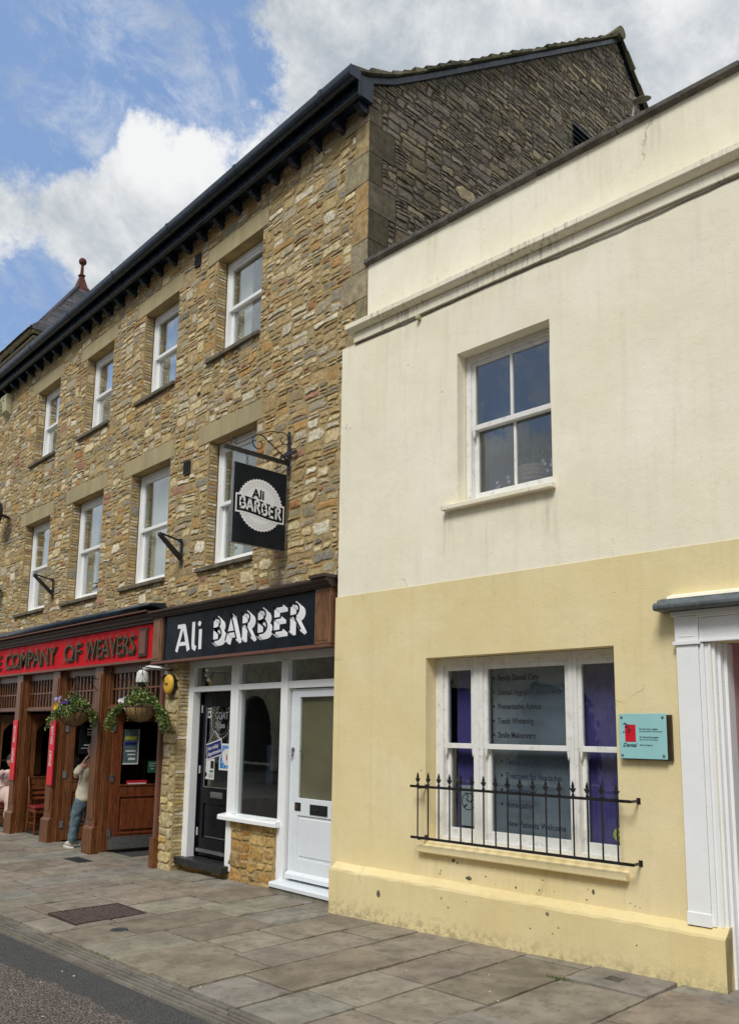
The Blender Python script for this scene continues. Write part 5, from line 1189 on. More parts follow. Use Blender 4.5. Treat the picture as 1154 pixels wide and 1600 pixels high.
# ------------------------------------------------------------------ people
def skinned(name, mat, root, joints, edges, sub=2, order=None):
    ids = list(joints); idx = {k: i for i, k in enumerate(ids)}; b_ = BASE[root.name]
    me = bpy.data.meshes.new(name); me.from_pydata([tuple(Vector(joints[k][0])-b_) for k in ids], [(idx[a], idx[c]) for a, c in edges], [])
    me.materials.append(M[mat])
    o = bpy.data.objects.new(name, me); COL.objects.link(o); o.parent = root
    s_ = o.modifiers.new('Skin', 'SKIN'); s_.use_smooth_shade = True; s_.branch_smoothing = .3
    for k in ids:
        sv = me.skin_vertices[0].data[idx[k]]; rr_ = joints[k][1]; sv.radius = rr_ if isinstance(rr_, tuple) else (rr_, rr_); sv.use_root = False
    me.skin_vertices[0].data[0].use_root = True
    u = o.modifiers.new('Subdivision', 'SUBSURF'); u.levels = sub; u.render_levels = sub
    return o
def chain(J, E, pre, pts):
    last = None
    for i, (p, r_) in enumerate(pts):
        k = f'{pre}{i}'
        J[k] = (p, r_)
        if last: E.append((last, k))
        last = k
    return last
def hand(J, E, pre, wrist_key, palm, d, side, up_, curl=.5):
    """five separate tapering fingers rooted in the palm"""
    d = Vector(d).normalized(); side = Vector(side).normalized(); up_ = Vector(up_).normalized(); palm = Vector(palm)
    J[pre+'p'] = (palm, .022); E.append((wrist_key, pre+'p')); J[pre+'q'] = (palm+d*.045, .024); E.append((pre+'p', pre+'q'))
    for i, (o_, L) in enumerate(((-.030, .062), (-.010, .072), (.010, .068), (.029, .052))):
        b_ = palm+d*.06+side*o_
        for j, (f, r_) in enumerate(((0, .010), (.5, .009), (1, .0075))):
            J[f'{pre}f{i}{j}'] = (b_+d*L*f-up_*L*f*f*curl, r_); E.append((f'{pre}f{i}{j-1}' if j else pre+'q', f'{pre}f{i}{j}'))
    for j, (f, r_) in enumerate(((.3, .012), (.7, .010), (1, .008))):
        J[f'{pre}t{j}'] = (palm+side*-.035*(1+f*.3)+d*.06*f, r_); E.append((f'{pre}t{j-1}' if j else pre+'p', f'{pre}t{j}'))
def eggface(root, c, fwd, sc=1.0):
    """skull, brow, nose, lips, chin and ears as one closed surface"""
    fwd = Vector(fwd).normalized(); up_ = Vector((0, 0, 1)); sd_ = fwd.cross(up_).normalized(); up_ = sd_.cross(fwd).normalized(); nu, nv = 28, 22; vs = []; fs = []
    for j in range(nv+1):
        th = math.pi*j/nv
        for i in range(nu):
            ph = 2*math.pi*i/nu; x = math.sin(th)*math.cos(ph); y = math.sin(th)*math.sin(ph); z = math.cos(th)
            rx, ry, rz = .095, .075, .118
            if z < 0: ry *= 1-.28*z*z; rx *= 1-.12*z*z
            X, Y, Z = x*rx, y*ry, z*rz
            def g(a, b_, sa, sb): return math.exp(-((y-a)/sa)**2-((z-b_)/sb)**2)
            if x > 0:
                X += .024*g(0, -.18, .16, .20) + .010*g(0, -.45, .25, .07)+.006*g(0, -.56, .25, .06)-.006*g(0, -.50, .25, .025)+.012*g(0, -.85, .4, .16)+.008*g(0, .12, .7, .07)-.013*(g(.38, -.0, .16, .10)+g(-.38, 0, .16, .10))
            if abs(x+.05) < .2 and -.35 < z < .1: Y += math.copysign(.016, y)*math.exp(-((x+.05)/.12)**2)*math.exp(-((z+.12)/.16)**2)
            vs.append(Vector(c)+(fwd*X+sd_*Y+up_*Z)*sc)
    for j in range(nv):
        for i in range(nu): fs.append((j*nu+i, j*nu+(i+1) % nu, (j+1)*nu+(i+1) % nu, (j+1)*nu+i))
    return vs, fs
def addface(body, root, vs, fs):
    b_ = BASE[root.name]; me = bpy.data.meshes.new('head'); me.from_pydata([tuple(v-b_) for v in vs], [], fs); me.polygons.foreach_set('use_smooth', [True]*len(me.polygons)); me.materials.append(M['skin'])
    return me
def person(name_lab, base, J, E, headc, fwd, haircol, hairlong):
    t_ = thing('person', name_lab, 'person', base)
    body = skinned('body', 'skin', t_, J, E)
    bpy.context.view_layer.update(); dg = bpy.context.evaluated_depsgraph_get()
    me = bpy.data.meshes.new_from_object(body.evaluated_get(dg))
    bm = bmesh.new(); bm.from_mesh(me)
    hv, hf = eggface(t_, headc, fwd); b_ = BASE[t_.name]; nv = [bm.verts.new(v-b_) for v in hv]
    for f in hf:
        try: bm.faces.new([nv[i] for i in dict.fromkeys(f)])
        except Exception: pass
    bmesh.ops.remove_doubles(bm, verts=nv, dist=.0005)
    m2 = bpy.data.meshes.new('body'); bm.to_mesh(m2); bm.free(); m2.materials.clear(); m2.materials.append(M['skin'])
    m2.polygons.foreach_set('use_smooth', [True]*len(m2.polygons)); body.modifiers.clear(); body.data = m2
    rm = body.modifiers.new('Remesh', 'REMESH'); rm.mode = 'VOXEL'; rm.voxel_size = .006; rm.use_smooth_shade = True
    # hair cap
    fw_ = Vector(fwd).normalized(); r = random.Random(2); mb = MB(); nu, nv_ = 24, 10; vs = []
    sd_ = fw_.cross(Vector((0, 0, 1))).normalized()
    lo = math.pi*(.62 if hairlong else .52)
    for j in range(nv_+1):
        for i in range(nu):
            ph = 2*math.pi*i/nu; th = lo*j/nv_; back = -math.cos(ph)
            th *= (.62+.38*(.5+.5*back))*(1.15 if back > 0 else 1)
            k = 1.09+r.uniform(-.015, .015); x, y, z = math.sin(th)*math.cos(ph), math.sin(th)*math.sin(ph), math.cos(th)
            vs.append(Vector(headc)+fw_*x*.097*k+sd_*y*.078*k+Vector((0, 0, 1))*(z*.118*k+.004))
    fs = [(j*nu+i, j*nu+(i+1) % nu, (j+1)*nu+(i+1) % nu, (j+1)*nu+i) for j in range(nv_) for i in range(nu)]
    mb.add(vs, fs); mb.build('hair', haircol, t_, smooth=True)
    eb = MB()
    for sg in (-1, 1): eb.lathe([(0, -.011), (.008, -.008), (.011, 0), (.008, .008), (0, .011)], Vector(headc)+fw_*.083+sd_*sg*.030+Vector((0, 0, .004)), 8)
    eb.build('eye', 'paper', t_, smooth=True)
    return t_
def folds(o, k=.014, size=.11):
    tx = bpy.data.textures.new('folds', 'CLOUDS'); tx.noise_scale = size
    d = o.modifiers.new('Folds', 'DISPLACE'); d.texture = tx; d.strength = k; d.texture_coords = 'LOCAL'; d.mid_level = .5

# man leaning back against the door post, one hand to his face
g = -.165
J = {}; E = []
J['pel'] = ((-6.42, .05, .64), (.08, .065)); J['sp'] = ((-6.41, .05, .82), (.10, .08)); J['ch'] = ((-6.34, .05, 1.00), (.14, .11)); J['nb'] = ((-6.27, .05, 1.13), .07); J['nk'] = ((-6.25, .04, 1.20), .052); J['hd'] = ((-6.245, .04, 1.30), .06)
E += [('pel', 'sp'), ('sp', 'ch'), ('ch', 'nb'), ('nb', 'nk'), ('nk', 'hd')]
l = chain(J, E, 'la', [((-6.27, -.13, 1.09), .056), ((-6.31, -.17, 1.02), .048), ((-6.37, -.17, .91), .040), ((-6.32, -.14, 1.05), .035), ((-6.25, -.10, 1.16), .026)]); E.append(('nb', 'la0'))
hand(J, E, 'lh', l, (-6.24, -.085, 1.20), (.15, .55, .8), (-1, .3, .1), (-.3, -.8, .2), .55)
l = chain(J, E, 'ra', [((-6.27, .22, 1.09), .056), ((-6.32, .26, .97), .047), ((-6.38, .27, .86), .040), ((-6.50, .22, .80), .035), ((-6.60, .16, .79), .026)]); E.append(('nb', 'ra0'))
hand(J, E, 'rh', l, (-6.63, .14, .79), (-.9, -.3, -.1), (.3, -.9, 0), (0, .2, 1), .5)
for pre, yy_, dx in (('l', -.05, 0), ('r', .15, .09)):
    k = chain(J, E, pre+'g', [((-6.43, yy_, .56), .062), ((-6.49+dx*.3, yy_, .42), .062), ((-6.54+dx*.6, yy_, .25), .056), ((-6.57+dx*.8, yy_, .10), .052), ((-6.61+dx, yy_, -.07), .036), ((-6.62+dx, yy_, -.12), .036), ((-6.76+dx, yy_, -.14), .030)]); E.append(('pel', pre+'g0'))
man = person('person in cream T-shirt and faded blue jeans leaning in the pub doorway, hand to face', (-6.5, .05, g), J, E, (-6.245, .035, 1.335), (-1, -.35, -.15), 'hair', False)
SJ = {}; SE = []
SJ['z'] = ((-6.46, .05, .52), (.165, .145)); SJ['a'] = ((-6.455, .05, .60), (.165, .14)); SE.append(('z', 'a')); SJ['b'] = ((-6.44, .05, .72), (.165, .135)); SJ['c'] = ((-6.40, .05, .88), (.150, .125)); SJ['d'] = ((-6.33, .05, 1.03), (.155, .125)); SJ['e'] = ((-6.275, .05, 1.13), (.10, .075))
SE += [('a', 'b'), ('b', 'c'), ('c', 'd'), ('d', 'e')]
chain(SJ, SE, 'l', [((-6.28, -.11, 1.10), .075), ((-6.31, -.16, 1.03), .070), ((-6.35, -.17, .955), .064)]); SE.append(('d', 'l0'))
chain(SJ, SE, 'r', [((-6.28, .21, 1.10), .075), ((-6.32, .26, 1.00), .070), ((-6.35, .27, .93), .064)]); SE.append(('d', 'r0'))
folds(skinned('t_shirt', 'tshirt', man, SJ, SE, 3), .022, .09)
PJ = {}; PE = []; PJ['a'] = ((-6.44, .05, .68), (.125, .115)); PJ['b'] = ((-6.44, .05, .59), (.13, .12)); PE.append(('a', 'b'))
for pre, yy_, dx in (('l', -.05, 0), ('r', .15, .09)):
    chain(PJ, PE, pre, [((-6.46, yy_, .50), .108), ((-6.50+dx*.3, yy_, .38), .098), ((-6.54+dx*.6, yy_, .24), .088), ((-6.57+dx*.8, yy_, .09), .085), ((-6.60+dx, yy_, -.04), .082), ((-6.61+dx, yy_, -.085), .084)]); PE.append(('b', pre+'0'))
folds(skinned('jeans', 'jeans', man, PJ, PE, 3), .035, .07)
for yy_, dx in ((-.05, 0), (.15, .09)):
    s_ = skinned('shoe', 'shoe', man, {'a': ((-6.585+dx, yy_, -.095), .050), 'b': ((-6.65+dx, yy_, -.105), .054), 'c': ((-6.74+dx, yy_-.005, -.12), .046), 'd': ((-6.82+dx, yy_-.01, -.128), .036)}, [('a', 'b'), ('b', 'c'), ('c', 'd')])
    mb = MB(); n = 14; P = [(-6.70+dx+.165*math.cos(a)-(.01 if math.cos(a) < 0 else 0), yy_-.005+.052*math.sin(a)*(1-.12*math.cos(a))) for a in [2*math.pi*k/n for k in range(n)]]
    mb.prism(P, lambda p, q, t__: (p, q, t__), -.185, -.150); mb.build('sole', 'sole', s_, .006)
# seated woman at the left edge
chair(-10.230, .17, 90, 'dark wooden chair under the seated person at the left edge')
chair(-8.72, .30, 86, CHAIR_LAB)
J = {}; E = []
J['pel'] = ((-10.250, .16, .38), (.12, .12)); J['sp'] = ((-10.220, .16, .55), (.11, .10)); J['ch'] = ((-10.140, .16, .74), (.13, .11)); J['nb'] = ((-10.080, .16, .87), .06); J['nk'] = ((-10.040, .15, .93), .045); J['hd'] = ((-10.000, .14, 1.01), .06)
E += [('pel', 'sp'), ('sp', 'ch'), ('ch', 'nb'), ('nb', 'nk'), ('nk', 'hd')]
l = chain(J, E, 'ra', [((-10.090, -.01, .82), .05), ((-10.050, -.06, .70), .042), ((-9.980, -.08, .58), .036), ((-9.860, -.05, .60), .031), ((-9.760, .0, .64), .024)]); E.append(('nb', 'ra0'))
hand(J, E, 'rh', l, (-9.730, .02, .65), (.9, .3, .1), (.3, -.9, 0), (0, .1, 1), .5)
l = chain(J, E, 'la', [((-10.090, .32, .82), .05), ((-10.050, .37, .70), .042), ((-10.000, .38, .58), .036), ((-9.880, .32, .56), .031), ((-9.780, .26, .56), .024)]); E.append(('nb', 'la0'))
hand(J, E, 'lh', l, (-9.750, .24, .56), (.9, -.3, 0), (.3, .9, 0), (0, .1, 1), .5)
for pre, yy_ in (('l', .25), ('r', .07)):
    chain(J, E, pre+'g', [((-10.180, yy_, .36), .085), ((-9.980, yy_, .37), .075), ((-9.820, yy_, .34), .056), ((-9.810, yy_, .14), .05), ((-9.830, yy_, -.10), .034), ((-9.710, yy_, -.165), .026)]); E.append(('pel', pre+'g0'))
wom = person('person in loose pale pink dress seated at the left edge behind the timber post', (-10.180, .16, -.2), J, E, (-9.995, .14, 1.045), (1, -.1, -.2), 'darkhair', True)
DJ = {'a': ((-10.240, .16, .42), (.16, .155)), 'b': ((-10.220, .16, .56), (.145, .13)), 'c': ((-10.150, .16, .72), (.15, .13)), 'd': ((-10.090, .16, .84), (.11, .08)), 'e': ((-10.100, 0, .82), .066), 'f': ((-10.060, -.05, .73), .06), 'g': ((-10.100, .32, .82), .066), 'h': ((-10.060, .37, .73), .06),
      'i': ((-10.030, .16, .41), (.15, .19)), 'j': ((-9.850, .16, .35), (.13, .19)), 'k': ((-9.810, .16, .18), (.14, .20)), 'm': ((-9.810, .16, -.08), (.17, .23))}
folds(skinned('dress', 'dress', wom, DJ, [('a', 'b'), ('b', 'c'), ('c', 'd'), ('d', 'e'), ('e', 'f'), ('d', 'g'), ('g', 'h'), ('a', 'i'), ('i', 'j'), ('j', 'k'), ('k', 'm')], 3), .05, .09)

# ------------------------------------------------------------------ the cream and yellow townhouse (coordinates: s along its front, depth, height)
th = thing('townhouse', 'cream and yellow rendered two storey building with parapet and white doorcase', 'building', (3, 0, -.1), 'C')
WO = -.10
UW = (1.335, 2.36, 3.81, 5.295); DW = (.957, 2.875, .70, 2.372); DO = (3.637, 4.783, -.35, 2.345)
def ragged_prof(): return None
mb = MB(); mb.grid(-.27, 9.5, 3.075, 5.862, WO, [UW], .16); mb.add([(-.27, WO, 3.075), (-.27, .2, 3.075), (-.27, .2, 5.862), (-.27, WO, 5.862)], [(3, 2, 1, 0)]); mb.add([(-.27, WO, 5.862), (9.5, WO, 5.862), (9.5, .2, 5.862), (-.27, .2, 5.862)], [(0, 1, 2, 3)])
mb.build('upper_wall', 'cream', th)
mb = MB(); mb.grid(-.292, 9.5, -.35, 3.075, WO-.006, [DW, DO], .18); mb.add([(-.292, WO-.006, -.35), (-.292, .2, -.35), (-.292, .2, 3.075), (-.292, WO-.006, 3.075)], [(3, 2, 1, 0)])
mb.add([(-.292, WO-.006, 3.075), (9.5, WO-.006, 3.075), (9.5, WO+.01, 3.075), (-.292, WO+.01, 3.075)], [(0, 1, 2, 3)]); mb.build('lower_wall', 'yellowr', th)
mb = MB(); mb.box(.0, 9.5, .0, .30, 5.9, 6.80); mb.build('parapet', 'cream', th)
mb = MB(); r = random.Random(6); x = -.02
while x < 9.5:
    L = r.uniform(.8, 1.3); e = r.uniform(-.006, .006); mb.profx([(-.055+e, 6.815), (-.05+e, 6.865), (.14, 6.91), (.34, 6.87), (.34, 6.80), (-.02, 6.80)], x+.004, x+L-.004); x += L
mb.build('coping', 'coping', th, .008)
mb = MB(); mb.profx([(-.0, 6.105), (-.17, 6.075), (-.205, 6.06), (-.205, 6.005), (-.18, 5.985), (-.16, 5.975), (0, 5.975)], -.135, 9.5); mb.profx([(0, 5.974), (-.128, 5.974), (-.128, 5.865), (0, 5.865)], -.07, 9.5); mb.build('cornice', 'cornice', th, .006)
mb = MB(); r = random.Random(5); mb.tube([(-.06+.12*k, WO-.008, 5.853-.010*math.sin(k*.31)+r.uniform(-.004, .004)-.0006*k) for k in range(80)], .0045, 5); mb.build('cable', 'coping', th)
mb = MB(); mb.lathe([(.022, 0), (.022, .05), (0, .055)], (0, 0, 0), 12, T=lambda x, y, h: (.86+x, WO-h, 5.835+y)); mb.box(.84, .88, WO-.02, WO, 5.81, 5.86); mb.build('pipe_stub', 'boxcream', th)
# plinth with sloping top and rounded end
def plinth(a, b_):
    mb = MB(); n = max(4, int((b_-a)/.12)); r = random.Random(12); vs = []; Pf = [(-.205, -.4), (-.205, .0), (-.205, .325), (-.198, .345), (-.115, .392), (-.05, .395)]
    for i in range(n+1):
        x = a+(b_-a)*i/n
        for q, (y, z) in enumerate(Pf):
            e = 0
            if i in (0, n) and q in (2, 3): e = .012
            vs.append((x, y+e+r.uniform(-.003, .003)*(0 < i < n), z+(r.uniform(-.004, .004) if q > 1 else 0)+.0*x))
    m_ = len(Pf); fs = [(i*m_+q, (i+1)*m_+q, (i+1)*m_+q+1, i*m_+q+1) for i in range(n) for q in range(m_-1)]
    fs += [tuple(range(m_))[::-1], tuple(n*m_+q for q in range(m_))]
    mb.add(vs, fs)
    for X, rev in ((a, 0), (b_, 1)): mb.add([(X, -.205, -.4), (X, -.05, -.4), (X, -.05, .392), (X, -.205, .33)], [(0, 1, 2, 3) if rev else (3, 2, 1, 0)])
    return mb
plinth(-.205, 3.665).build('plinth', 'plinth', th); plinth(4.80, 9.5).build('plinth', 'plinth', th)
mb = MB()
mb.lathe([(.034, .0), (.030, .004), (0, .005)], (0, 0, 0), 9, T=lambda x, y, h: (.47+x*.7, -.2065-h*.2, .19+y)); mb.lathe([(.016, .0), (0, .002)], (0, 0, 0), 7, T=lambda x, y, h: (2.29+x, -.2065-h, .29+y)); mb.lathe([(.016, .0), (0, .002)], (0, 0, 0), 7, T=lambda x, y, h: (2.64+x*.8, WO-.0075-h, .49+y*1.3)); mb.lathe([(.02, .0), (0, .002)], (0, 0, 0), 7, T=lambda x, y, h: (1.28+x, WO-.0075-h, .57+y*.8)); mb.lathe([(.03, .0), (0, .002)], (0, 0, 0), 7, T=lambda x, y, h: (1.45+x, WO-.0075-h, .44+y*.6)); r = random.Random(31)
for k in range(26):
    s_, z_ = r.uniform(1.1, 3.2), r.choice([r.uniform(.42, .58), r.uniform(.42, .5), r.uniform(.02, .3)]); q = r.uniform(.003, .010)
    yb = WO-.0068 if z_ > .4 else -.2058
    mb.lathe([(q, .0), (0, .001)], (0, 0, 0), 6, T=lambda x, y, h: (s_+x*r.uniform(.8, 1.3), yb-h, z_+y*r.uniform(.7, 1.4)))
mb.build('chip_hole', 'joint', th)
# upper sash window with glazing bars
w = sash_window(th, UW[0]+.004, UW[1]-.004, UW[2], UW[3]-.003, .035, 4.565, (1.19, 2.39, -.172, .065, 'cornice'), None, 'oldwhite', glass='glass2', bars=1, fw_=.055, sd=.042, headw=.06, horns=True)
mb = MB(); r = random.Random(3)
for (a, b_) in ((UW[0]+.06, UW[0]+.33),):
    n = 18; vs = []
    for i in range(n+1): x = a+(b_-a)*i/n; vs += [(x, .33+.02*math.sin(i*1.2), 3.9), (x, .33+.02*math.sin(i*1.2), 5.2)]
    mb.add(vs, [(2*i, 2*i+2, 2*i+3, 2*i+1) for i in range(n)])
mb.build('curtain', 'curtain_dim', w, smooth=True)
# three-light dental window
lights = [(.987, 1.455, .058, .040), (1.457, 2.418, .043, .040), (2.42, 2.872, .034, .036)]
for (a, b_, f_, s_) in lights:
    ww = sash_window(th, a, b_, DW[2]+.004, DW[3]-.003, .04, 1.565, None, None, 'oldwhite', glass='glass2', fw_=f_, sd=s_, headw=.07, horns=True, rail=.045)
mb = MB(); mb.box(.958, .986, .04, .17, .704, 2.369); mb.build('architrave', 'oldwhite', th, .003)
mb = MB(); mb.profx([(.04, .703), (-.155, .672), (-.17, .66), (-.17, .612), (-.10, .60), (.04, .60)], .90, 2.945); mb.build('window_sill', 'yellowr', th, .01)
mb = MB(); mb.box(1.50, 2.38, .20, .206, .78, 2.33); mb.build('roller_blind', 'blindgrey', th)
def slats(a, b_):
    mb = MB(); n = max(2, round((b_-a)/.085)); 
    for k in range(n): x = a+(b_-a)*k/n; mb.add([(x, .20, .76), (x+(b_-a)/n*1.05, .225, .76), (x+(b_-a)/n*1.05, .225, 2.34), (x, .20, 2.34)], [(0, 1, 2, 3)])
    return mb
slats(1.09, 1.45).build('vertical_blind', 'purple', th); slats(2.44, 2.86).build('vertical_blind', 'purple', th)
mb = MB()
for (x0, x1, y0, y1, z0, z1, h) in ((.6, 3.3, .176, 3, .3, 2.6, DW), (1.0, 2.8, .176, 2.6, 3.4, 5.7, UW)):
    mb.add([(x0, y0, z0), (x1, y0, z0), (x1, y1, z0), (x0, y1, z0), (x0, y0, z1), (x1, y0, z1), (x1, y1, z1), (x0, y1, z1)], [(0, 1, 2, 3), (7, 6, 5, 4), (3, 2, 6, 7), (1, 5, 6, 2), (0, 3, 7, 4)])
    for (p0, p1, q0, q1) in ((x0, h[0], z0, z1), (h[1], x1, z0, z1), (h[0], h[1], z0, h[2]), (h[0], h[1], h[3], z1)): mb.add([(p0, y0, q0), (p1, y0, q0), (p1, y0, q1), (p0, y0, q1)], [(3, 2, 1, 0)])
mb.build('room', 'roomdark', th)
# window lettering
def fit(mb, body, x, y, z, size, width, mat=0, bold=0):
    vs, fs = text_geo(body, size, bold, 1, 0, 'LEFT', .0004); w_ = max(v.x for v in vs); k = width/w_
    mb.add([(x+v.x*k, y-v.z, z+v.y) for v in vs], fs, mat)
mb = MB()
for body, z, w_ in (('Family Dental Care', 2.145, .425), ('Dental Hygienist Treatments', 2.018, .645), ('Preventative Advice', 1.892, .445), ('Tooth Whitening', 1.766, .37), ('Smile Makeovers', 1.642, .385)):
    mb = MB(); fit(mb, body, 1.645, .0735, z, .072, w_, 0, .0016); mb.lathe([(.013, 0), (0, .0005)], (0, 0, 0), 10, T=lambda x, y, h, z=z: (1.598+x, .0735-h, z+.024+y)); mb.build('window_lettering', 'blackink', th)
for body, z, w_ in (('Dental Implants', 1.412, .34), ('Treatment for Headaches', 1.290, .565), ('Hypnotherapy', 1.166, .31), ('Homeopathy', 1.045, .265), ('New Patients Welcome', .885, .59)):
    mb = MB(); fit(mb, body, 1.69, .1195, z, .072, w_, 0, .0012)
    if body[:3] != 'New': mb.lathe([(.013, 0), (0, .0005)], (0, 0, 0), 10, T=lambda x, y, h, z=z: (1.645+x, .1195-h, z+.024+y))
    mb.build('window_lettering', 'letternavy', th)
t_ = thing('window_notice', 'white no smoking notice low in the narrow left pane behind the railing', 'notice', (1.27, .13, .84), 'C')
mb = MB(); mb.box(1.16, 1.35, .150, .152, .845, 1.205); mb.build('sheet', 'paper', t_)
mb = MB(); ring(mb, 1.255, 1.06, .070, .078, .149, 30, 0); A = R(35)
for q in (-1, 1): mb.M = Matrix.Translation((1.255+q*.035, .148, 1.045+q*.024)) @ Matrix.Rotation(-A, 4, 'Y'); mb.box(-.022, .022, 0, .001, -.007, .007, 0)
mb.M = None; mb.tube([(1.22, .148, 1.14), (1.25, .148, 1.11), (1.23, .148, 1.08), (1.26, .148, 1.06)], .005, 4); mb.build('symbol', 'blackink', t_)
mb = MB(); mb.lathe([(.052, 0), (0, .0006)], (0, 0, 0), 24, T=lambda x, y, h: (2.755+x, .1195-h, .905+y), mat=0); mb.lathe([(.030, 0), (0, .0006)], (0, 0, 0), 20, T=lambda x, y, h: (2.755+x, .1185-h, .905+y), mat=1); mb.lathe([(.018, 0), (0, .0006)], (0, 0, 0), 3, T=lambda x, y, h: (2.755+x, .1175-h, .905+y), mat=0)
for k in range(14): a = 2*math.pi*k/14; mb.box(2.755+.041*math.cos(a)-.004, 2.755+.041*math.cos(a)+.004, .1178, .1183, .905+.041*math.sin(a)-.004, .905+.041*math.sin(a)+.004, 1)
tag(centre(mb.build('window_sticker', ['limeink', 'greenink'], frame='C')), 'round yellow green sticker at the foot of the right pane', 'sticker')
# white doorcase
mb = MB(); mb.box(3.395, 3.555, -.150, -.10, .385, 2.335); mb.box(3.375, 3.575, -.165, -.10, 2.337, 2.362); mb.box(3.39, 3.56, -.155, -.10, 2.364, 2.545); mb.box(3.39, 3.56, -.158, -.10, .385, .47)
mb.box(3.425, 3.527, -.1585, -.1555, 2.395, 2.40); mb.box(3.425, 3.43, -.1585, -.1555, 2.40, 2.52); mb.box(3.522, 3.527, -.1585, -.1555, 2.40, 2.52); mb.build('pilaster', 'white', th, .004)
mb = MB(); mb.box(4.865, 5.025, -.150, -.10, .385, 2.335); mb.box(4.845, 5.045, -.165, -.10, 2.337, 2.362); mb.box(4.86, 5.03, -.155, -.10, 2.364, 2.545); mb.build('pilaster', 'white', th, .004)
mb = MB(); mb.box(3.562, 4.858, -.135, -.10, 2.372, 2.53); mb.box(3.562, 4.858, -.15, -.10, 2.35, 2.37); mb.box(3.562, 4.858, -.165, -.10, 2.532, 2.565); mb.box(3.37, 5.05, -.17, -.10, 2.548, 2.585); mb.build('entablature', 'white', th, .004)
mb = MB(); mb.profx([(-.10, 2.588), (-.27, 2.588), (-.285, 2.60), (-.285, 2.625), (-.265, 2.645), (-.21, 2.652), (-.20, 2.675), (-.106, 2.70)], 3.285, 5.13); mb.build('hood', 'lead', th, .006)
mb = MB(); mb.profx([(-.106, 2.70), (-.20, 2.678), (-.19, 2.70), (-.106, 2.722)], 3.36, 5.05); mb.build('hood_flashing', 'cream', th)
for sgn, xa in ((1, 3.557), (-1, 4.863)):
    mb = MB()
    for q, (o0, o1, y0, y1) in enumerate(((0, .032, -.138, -.09), (.033, .062, -.120, -.07), (.063, .078, -.128, -.06), (.079, .100, -.105, -.03), (.101, .125, -.07, .05), (.126, .150, -.02, .10))):
        a, b_ = sorted((xa+sgn*o0, xa+sgn*o1)); mb.box(a, b_, y0, y1, (.39 if q < 3 else gz(xa)-.02), 2.345)
    mb.build('architrave', 'white', th, .003)
mb = MB(); mb.add([(3.706, .02, -.1), (3.706, 1.1, -.1), (3.706, 1.1, 2.34), (3.706, .02, 2.34)], [(0, 1, 2, 3)]); mb.add([(4.714, .02, -.1), (4.714, 1.1, -.1), (4.714, 1.1, 2.34), (4.714, .02, 2.34)], [(3, 2, 1, 0)]); mb.add([(3.706, .02, 2.34), (4.714, .02, 2.34), (4.714, 1.1, 2.34), (3.706, 1.1, 2.34)], [(0, 1, 2, 3)])
mb.box(3.706, 3.72, .50, .56, .02, 2.34); mb.build('porch_lining', 'pink', th)
mb = MB(); mb.box(3.71, 4.71, 1.04, 1.09, .06, 2.34); mb.box(3.85, 4.15, 1.02, 1.04, .3, .95); mb.box(4.27, 4.57, 1.02, 1.04, .3, .95); mb.box(3.85, 4.15, 1.02, 1.04, 1.1, 2.1); mb.box(4.27, 4.57, 1.02, 1.04, 1.1, 2.1); dd = mb.build('door', 'pink', th, .004)
mb = MB(); mb.lathe([(.0, .05), (.03, .04), (.03, .02), (.012, .01), (.012, 0)], (0, 0, 0), 12, T=lambda x, y, h: (4.62+x, 1.04-h, 1.05+y)); mb.build('handle', 'steel', dd)
mb = MB(); mb.box(3.68, 4.74, -.02, 1.1, -.2, .055); mb.build('doorstep', 'stepgrey', th, .008)
mb = MB(); mb.add([(-.27, .2, -.35), (-.27, 7, -.35), (-.27, 7, 5.86), (-.27, .2, 5.86)], [(3, 2, 1, 0)]); mb.box(.02, 9.4, .3, 7, 6.1, 6.2); mb.add([(9.5, WO, -.35), (9.5, 7, -.35), (9.5, 7, 6.8), (9.5, WO, 6.8)], [(0, 1, 2, 3)]); mb.build('roof', 'lead', th)
# weathered black railing across the dental window
rl = thing('window_railing', 'black iron railing with arrow spikes standing in front of the dental window', 'railing', (1.95, -.2, .70), 'C')
RY = -.225
mb = MB(); mb.box(.875, 3.03, RY-.006, RY+.006, 1.185, 1.207); mb.build('rail', 'iron', rl)
mb = MB(); mb.box(.885, 3.045, RY-.006, RY+.006, .735, .757); mb.build('rail', 'iron', rl)
for z in (1.196, .746):
    mb = MB(); mb.box(3.03, 3.042, RY-.006, WO-.008, z-.009, z+.009); mb.box(3.022, 3.052, WO-.012, WO-.005, z-.022, z+.022); mb.build('wall_lug', 'iron', rl)
    mb = MB(); mb.box(.960, .970, RY+.006, WO-.008, z-.022, z+.0); mb.box(.952, .978, WO-.012, WO-.005, z-.028, z+.012); mb.build('wall_lug', 'iron', rl)
for k in range(17):
    s_ = .965+.1222*k; mb = MB(); mb.tube([(s_, RY, .742), (s_, RY, 1.25)], .0068, 6); b_o = mb.build('bar', 'iron', rl)
    mb = MB(); mb.lathe([(.011, 1.205), (.015, 1.215), (.007, 1.228)], (s_, RY, 0), 6)
    prof = [(0, 1.232), (.010, 1.238), (.027, 1.268), (.020, 1.270), (.010, 1.262), (.009, 1.272), (.012, 1.283), (0, 1.322)]
    P = [(s_+a, z) for a, z in prof]+[(s_-a, z) for a, z in prof[::-1][1:-1]]
    mb.prism(P, lambda p, q, t__: (p, t__, q), RY-.005, RY+.005); mb.build('spearhead', 'iron', rl)
